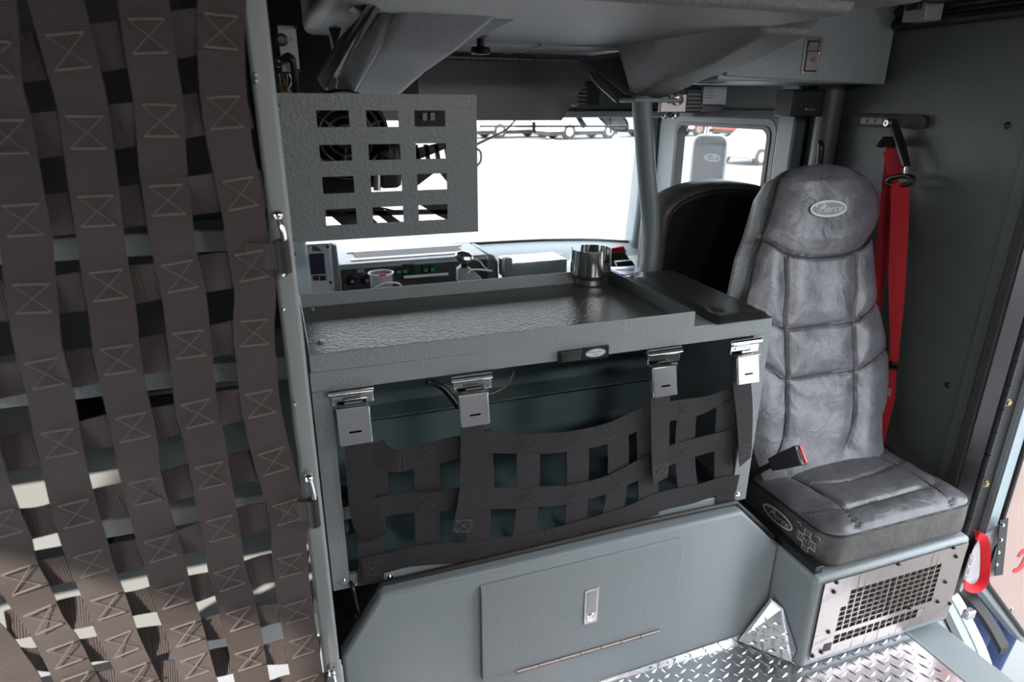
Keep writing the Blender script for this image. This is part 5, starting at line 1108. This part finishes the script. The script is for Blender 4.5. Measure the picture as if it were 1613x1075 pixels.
# ================================================================ OUTSIDE
struct(MB().box((-120, -120, -1.05), (160, 160, -1.0)).build('ground', ASPH, smooth=0))
for (x, y) in ((748,212),(825,200),(1010,205)):
    p = at(x, y, 'Z', -.999)
m_ = MB()
for a_, b_ in (((846,208),(880,226)),((690,370),(712,388)),((1060,213),(1100,222)),((960,215),(1000,226))):
    A, B = at(*a_,'Z',-1), at(*b_,'Z',-1); t_ = (B-A).normalized(); s_ = V((-t_.y, t_.x, 0))*(.12 if A.y > 20 else .06)
    m_.prism([A-s_, B-s_, B+s_, A+s_], (0,0,.006))
struct(m_.build('trim_19', LINEP, smooth=0))
def wheel(mb, c, r, w, ax): mb.lathe([(r*.55,-w/2),(r*.95,-w/2),(r,-w*.35),(r,w*.35),(r*.95,w/2),(r*.55,w/2)], c, ax, 20)
def truck(px, py, heading, L, cols, label, h=3.0):
    p = at(px, py, 'Z', -1.0); t_ = thing('fire_truck', label, 'fire truck', p, 'fire trucks parked across the lot')
    t_.rotation_euler.z = 0
    ex = V((math.cos(heading), math.sin(heading), 0)); ey = V((-ex.y, ex.x, 0)); ez = V((0,0,1))
    def ob(a, b, c, la, lb, lc): m = MB(); m.obox(p+ex*a+ey*b+ez*c, ex*la, ey*lb, ez*lc); return m
    ob(.1, .1, .28, L-.2, 2.2, .3).build('chassis_shade', CARGREY, t_)  # near-black chassis box, also stands in for the shadow under the body
    ob(0, 0, .55, L, 2.4, .9).build('lower_body', cols[0], t_, bevel=.05)
    ob(L*.28, 0, 1.45, L*.72, 2.4, h-1.45).build('upper_body', cols[1], t_, bevel=.05)
    ob(0, 0, 1.45, L*.27, 2.4, h-1.6).build('cab', cols[0], t_, bevel=.1)
    for s_ in (-.02, 2.41): ob(L*.04, s_, 1.6, L*.2, .01, .8).build('cab_window', GLSD, t_)
    ob(-.02, .15, 1.65, .01, 2.1, .85).build('windscreen', GLSD, t_); ob(-.25, .05, .45, .25, 2.3, .35).build('bumper', CHROME, t_, bevel=.05)
    for s_ in (.3, 1.9): ob(-.03, s_, .95, .03, .25, .2).build('headlight', WHITEP, t_)
    for i in range(4): ob(L*.32+i*L*.16, -.02, .75, L*.14, .02, 1.3).build('locker_door', STEEL, t_)
    for a in (L*.15, L*.72):
        for s_ in (.15, 2.25): m = MB(); wheel(m, p+ex*a+ey*s_+ez*.52, .52, .32, ey); w_ = m.build('wheel', CARGREY, t_); m = MB(); m.lathe([(.28,-.17),(.28,.17)], p+ex*a+ey*s_+ez*.52, ey, 16); m.build('hub', STEEL, w_)
    return t_
hd = math.radians(195)
truck(846, 214, math.radians(180+12), 6.5, (WHITEP, REDP), 'red and white fire truck parked far off, left of the two in the windshield')
truck(945, 216, math.radians(180+8), 5.8, (WHITEP, REDP), 'red and white fire truck parked far off, right of the two in the windshield')
truck(1050, 213, math.radians(180+5), 4.5, (WHITEP, REDP), 'white fire truck with red upper body behind the grey pole')
truck(1140, 212, math.radians(175), 5, (WHITEP, REDP), 'red topped fire truck above the mirror in the front door window')
truck(1235, 214, math.radians(175), 6.5, (REDP, WHITEP), 'red fire truck at the right end of the front door window')
# white car
def car(px, py, heading, m, label, s=1.0):
    p = at(px, py, 'Z', -1.0); t_ = thing('white_car', label, 'car', p)
    ex = V((math.cos(heading), math.sin(heading), 0)); ey = V((-ex.y, ex.x, 0))
    prof = [(-2.3,.35),(-2.32,.75),(-2.2,.95),(-1.3,1.05),(-.55,1.5),(.9,1.52),(1.9,1.1),(2.25,1.0),(2.3,.4),(1.9,.28),(-2.0,.28)]
    rg = []
    for k, (y_, sc_) in enumerate(((-.9,.97),(-.82,1),(.82,1),(.9,.97))): rg.append([p+ex*(a*s*sc_)+ey*(y_*s*(1))+V((0,0,b*s if b < 1.06 else b*s*(1 if abs(y_) < .85 else .98))) for a, b in prof])
    m_ = MB(); m_.loft(rg); m_.build('body', m, t_, bevel=.06, seg=3)
    for sd in (-.905, .9):
        m_ = MB(); m_.prism([p+ex*a+ey*sd+V((0,0,b)) for a, b in ((-1.1,1.08),(-.5,1.42),(.8,1.44),(1.6,1.1))], ey*.006); m_.build('side_window', GLSD, t_, smooth=0)
        for a in (-1.4, 1.4):
            m_ = MB(); wheel(m_, p+ex*a+ey*sd*.97+V((0,0,.33)), .34, .2, ey); w_ = m_.build('wheel', CARGREY, t_); m_ = MB(); m_.lathe([(.2,-.11),(.2,.11)], p+ex*a+ey*sd*.97+V((0,0,.33)), ey, 14); m_.build('hub', STEEL, w_)
    m_ = MB(); m_.prism([p+ex*a+ey*-.912+V((0,0,b)) for a, b in ((-.75,.80),(-.45,.80),(-.5,.70),(-.75,.70))], ey*.006); m_.build('side_marking', GLSD, t_)
car(1200, 256, math.radians(14), mat('car_white', (.42,.43,.45), .35), 'white car parked beyond the outside mirror in the front door window')
# ================================================================ PERSON standing outside behind the open door
pr = thing('person', 'person in navy trousers standing outside behind the open door', 'person', (2.40, 1.27, -1.0))
def skin_body(name, nodes, edges, m, parent, sub=2):
    me = bpy.data.meshes.new(name); me.from_pydata([tuple(V(p)) for p, r in nodes], edges, []); me.materials.append(m)
    o = bpy.data.objects.new(name, me); COL.objects.link(o); o.parent = parent
    sk = o.modifiers.new('skin', 'SKIN'); sk.use_smooth_shade = True
    if not me.skin_vertices: me.attributes
    for i, (p, r) in enumerate(nodes):
        me.skin_vertices[0].data[i].radius = (r, r) if not isinstance(r, tuple) else r
    me.skin_vertices[0].data[0].use_root = True
    s_ = o.modifiers.new('sub', 'SUBSURF'); s_.levels = sub; s_.render_levels = sub
    return o
def build_person():
    N = [((0,0,.95),.15), ((.10,0,.90),.095), ((.12,.0,.50),.062), ((.13,.02,.09),.042), ((.13,-.12,.04),.035), ((-.10,0,.90),.095), ((-.12,-.03,.50),.062), ((-.13,-.02,.09),.042), ((-.13,-.16,.04),.035),
         ((0,0,1.15),(.14,.10)), ((0,.01,1.38),(.17,.11)), ((0,.01,1.50),.06), ((0,0,1.58),.055), ((.20,.01,1.41),.055), ((.25,.0,1.13),.042), ((.24,-.08,.90),.030), ((-.20,.01,1.41),.055), ((-.25,.0,1.13),.042), ((-.24,-.08,.90),.030)]
    E_ = [(0,1),(1,2),(2,3),(3,4),(0,5),(5,6),(6,7),(7,8),(0,9),(9,10),(10,11),(11,12),(10,13),(13,14),(14,15),(10,16),(16,17),(17,18)]
    me = bpy.data.meshes.new('body'); me.from_pydata([p for p, r in N], E_, []); me.materials.append(JEANS)
    o = bpy.data.objects.new('body', me); COL.objects.link(o); o.parent = pr
    sk = o.modifiers.new('skin', 'SKIN'); sk.use_smooth_shade = True
    if not len(me.skin_vertices):
        bm = bmesh.new(); bm.from_mesh(me); bm.verts.layers.skin.verify(); bm.to_mesh(me); bm.free()
    for i, (p, r) in enumerate(N): me.skin_vertices[0].data[i].radius = r if isinstance(r, tuple) else (r, r)
    me.skin_vertices[0].data[0].use_root = True
    s_ = o.modifiers.new('sub', 'SUBSURF'); s_.levels = 2; s_.render_levels = 2
    L0 = pr.location
    m_ = MB(); m_.lathe([(.035,-.11),(.06,-.09),(.078,-.03),(.085,.04),(.07,.10),(.03,.13),(1e-4,.135)], L0+V((0,0,1.69)), (0,0,1), 20); hd_ = m_.build('head', SKIN, pr, smooth=60, subsurf=1)
    m_ = MB(); m_.lathe([(.012,0),(.006,.03)], L0+V((0,-.075,1.67)), (0,-1,-.3), 10); m_.build('nose', SKIN, hd_)
    for s_ in (-1, 1): m_ = MB(); m_.ball(L0+V((s_*.03,-.075,1.70)), .011); m_.build('eye', WHITEP, hd_); m_ = MB(); m_.ball(L0+V((s_*.085,0,1.69)), .02); m_.build('ear', SKIN, hd_)
    m_ = MB(); m_.box(L0+V((-.022,-.084,1.633)), L0+V((.022,-.074,1.639))); m_.build('mouth', RED, hd_)
    m_ = MB(); m_.lathe([(.088,.02),(.092,.06),(.078,.11),(.035,.145),(1e-4,.15)], L0+V((0,.008,1.69)), (0,0,1), 20, False); m_.build('hair', HAIR, pr, smooth=60)
    for s_ in (-1, 1):
        h0 = L0+V((s_*.24,-.085,.89))
        m_ = MB(); m_.loft([[h0+V((x*a,y*b-.0,z)) for x, y in ((-1,-1),(1,-1),(1,1),(-1,1))] for a, b, z in ((.014,.026,.02),(.015,.042,-.03),(.014,.042,-.075))]); pm = m_.build('palm', SKIN, pr, bevel=.008)
        for k in range(4):
            b_ = h0+V((0,-.031+k*.021,-.072)); l_ = (.06,.072,.075,.06)[k]; m_ = MB(); m_.tube([b_, b_+V((-s_*.004,0,-l_*.5)), b_+V((-s_*.022,-.004,-l_))], [.0095,.0085,.007], 8); m_.build('finger', SKIN, pm, smooth=60)
        m_ = MB(); m_.tube([h0+V((0,-.035,-.015)), h0+V((-s_*.01,-.062,-.045)), h0+V((-s_*.016,-.065,-.08))], [.012,.010,.008], 8); m_.build('thumb', SKIN, pm, smooth=60)
    for s_ in (-1, 1):
        m_ = MB(); f0 = L0+V((s_*.13, -.02, 0)); m_.loft([[f0+V((x*w,y_,z)) for x, z in ((-1,.0),(1,.0),(1,h_),(-1,h_))] for y_, w, h_ in ((.07,.04,.09),(0,.05,.11),(-.1,.052,.08),(-.19,.045,.05),(-.22,.03,.03))]); m_.build('shoe', MATTEB, pr, bevel=.01)
build_person()
# ================================================================ LIGHT: daylight, plus added fill lamps
w = bpy.data.worlds.new('world'); SC.world = w; w.use_nodes = True
bg = w.node_tree.nodes['Background']; bg.inputs[0].default_value = (.86, .93, 1, 1); bg.inputs[1].default_value = 3.4
sd = bpy.data.lights.new('sun', 'SUN'); sd.energy = 7.5; sd.angle = math.radians(1.5); sd.color = (1, .9, .8)
so = bpy.data.objects.new('sun', sd); COL.objects.link(so)
sun_dir = V((.62, .36, -.42)).normalized()      # travelling direction
so.rotation_euler = sun_dir.to_track_quat('-Z', 'Y').to_euler(); so.location = (-5, -5, 8)
for x_, nm_ in ((.45, 'left added fill lamp under the ceiling, unseen behind the viewer'), (1.25, 'right added fill lamp under the ceiling, unseen behind the viewer')):  # unseen lamps with glowing lenses, added to brighten the cab interior
    dl = thing('fill_lamp', nm_, 'lamp', (x_, -.35, 1.68))
    MB().box((x_-.14, -.43, 1.655), (x_+.14, -.27, 1.68)).build('housing', WHITEP, dl, bevel=.008)
    MB().box((x_-.12, -.41, 1.652), (x_+.12, -.29, 1.6545)).build('lens', emit('fill_lens', (1, .96, .9), 3), dl)
    al = bpy.data.lights.new('fill_light', 'AREA'); al.shape = 'RECTANGLE'; al.size = .24; al.size_y = .12; al.energy = 6; al.color = (1, .96, .92)
    ao = bpy.data.objects.new('fill_light', al); COL.objects.link(ao); ao.location = (x_, -.35, 1.648); ao.rotation_euler = (math.radians(20), 0, 0)
SC.view_settings.view_transform = 'Standard'; SC.view_settings.look = 'None'; SC.view_settings.gamma = 1; SC.view_settings.exposure = .95
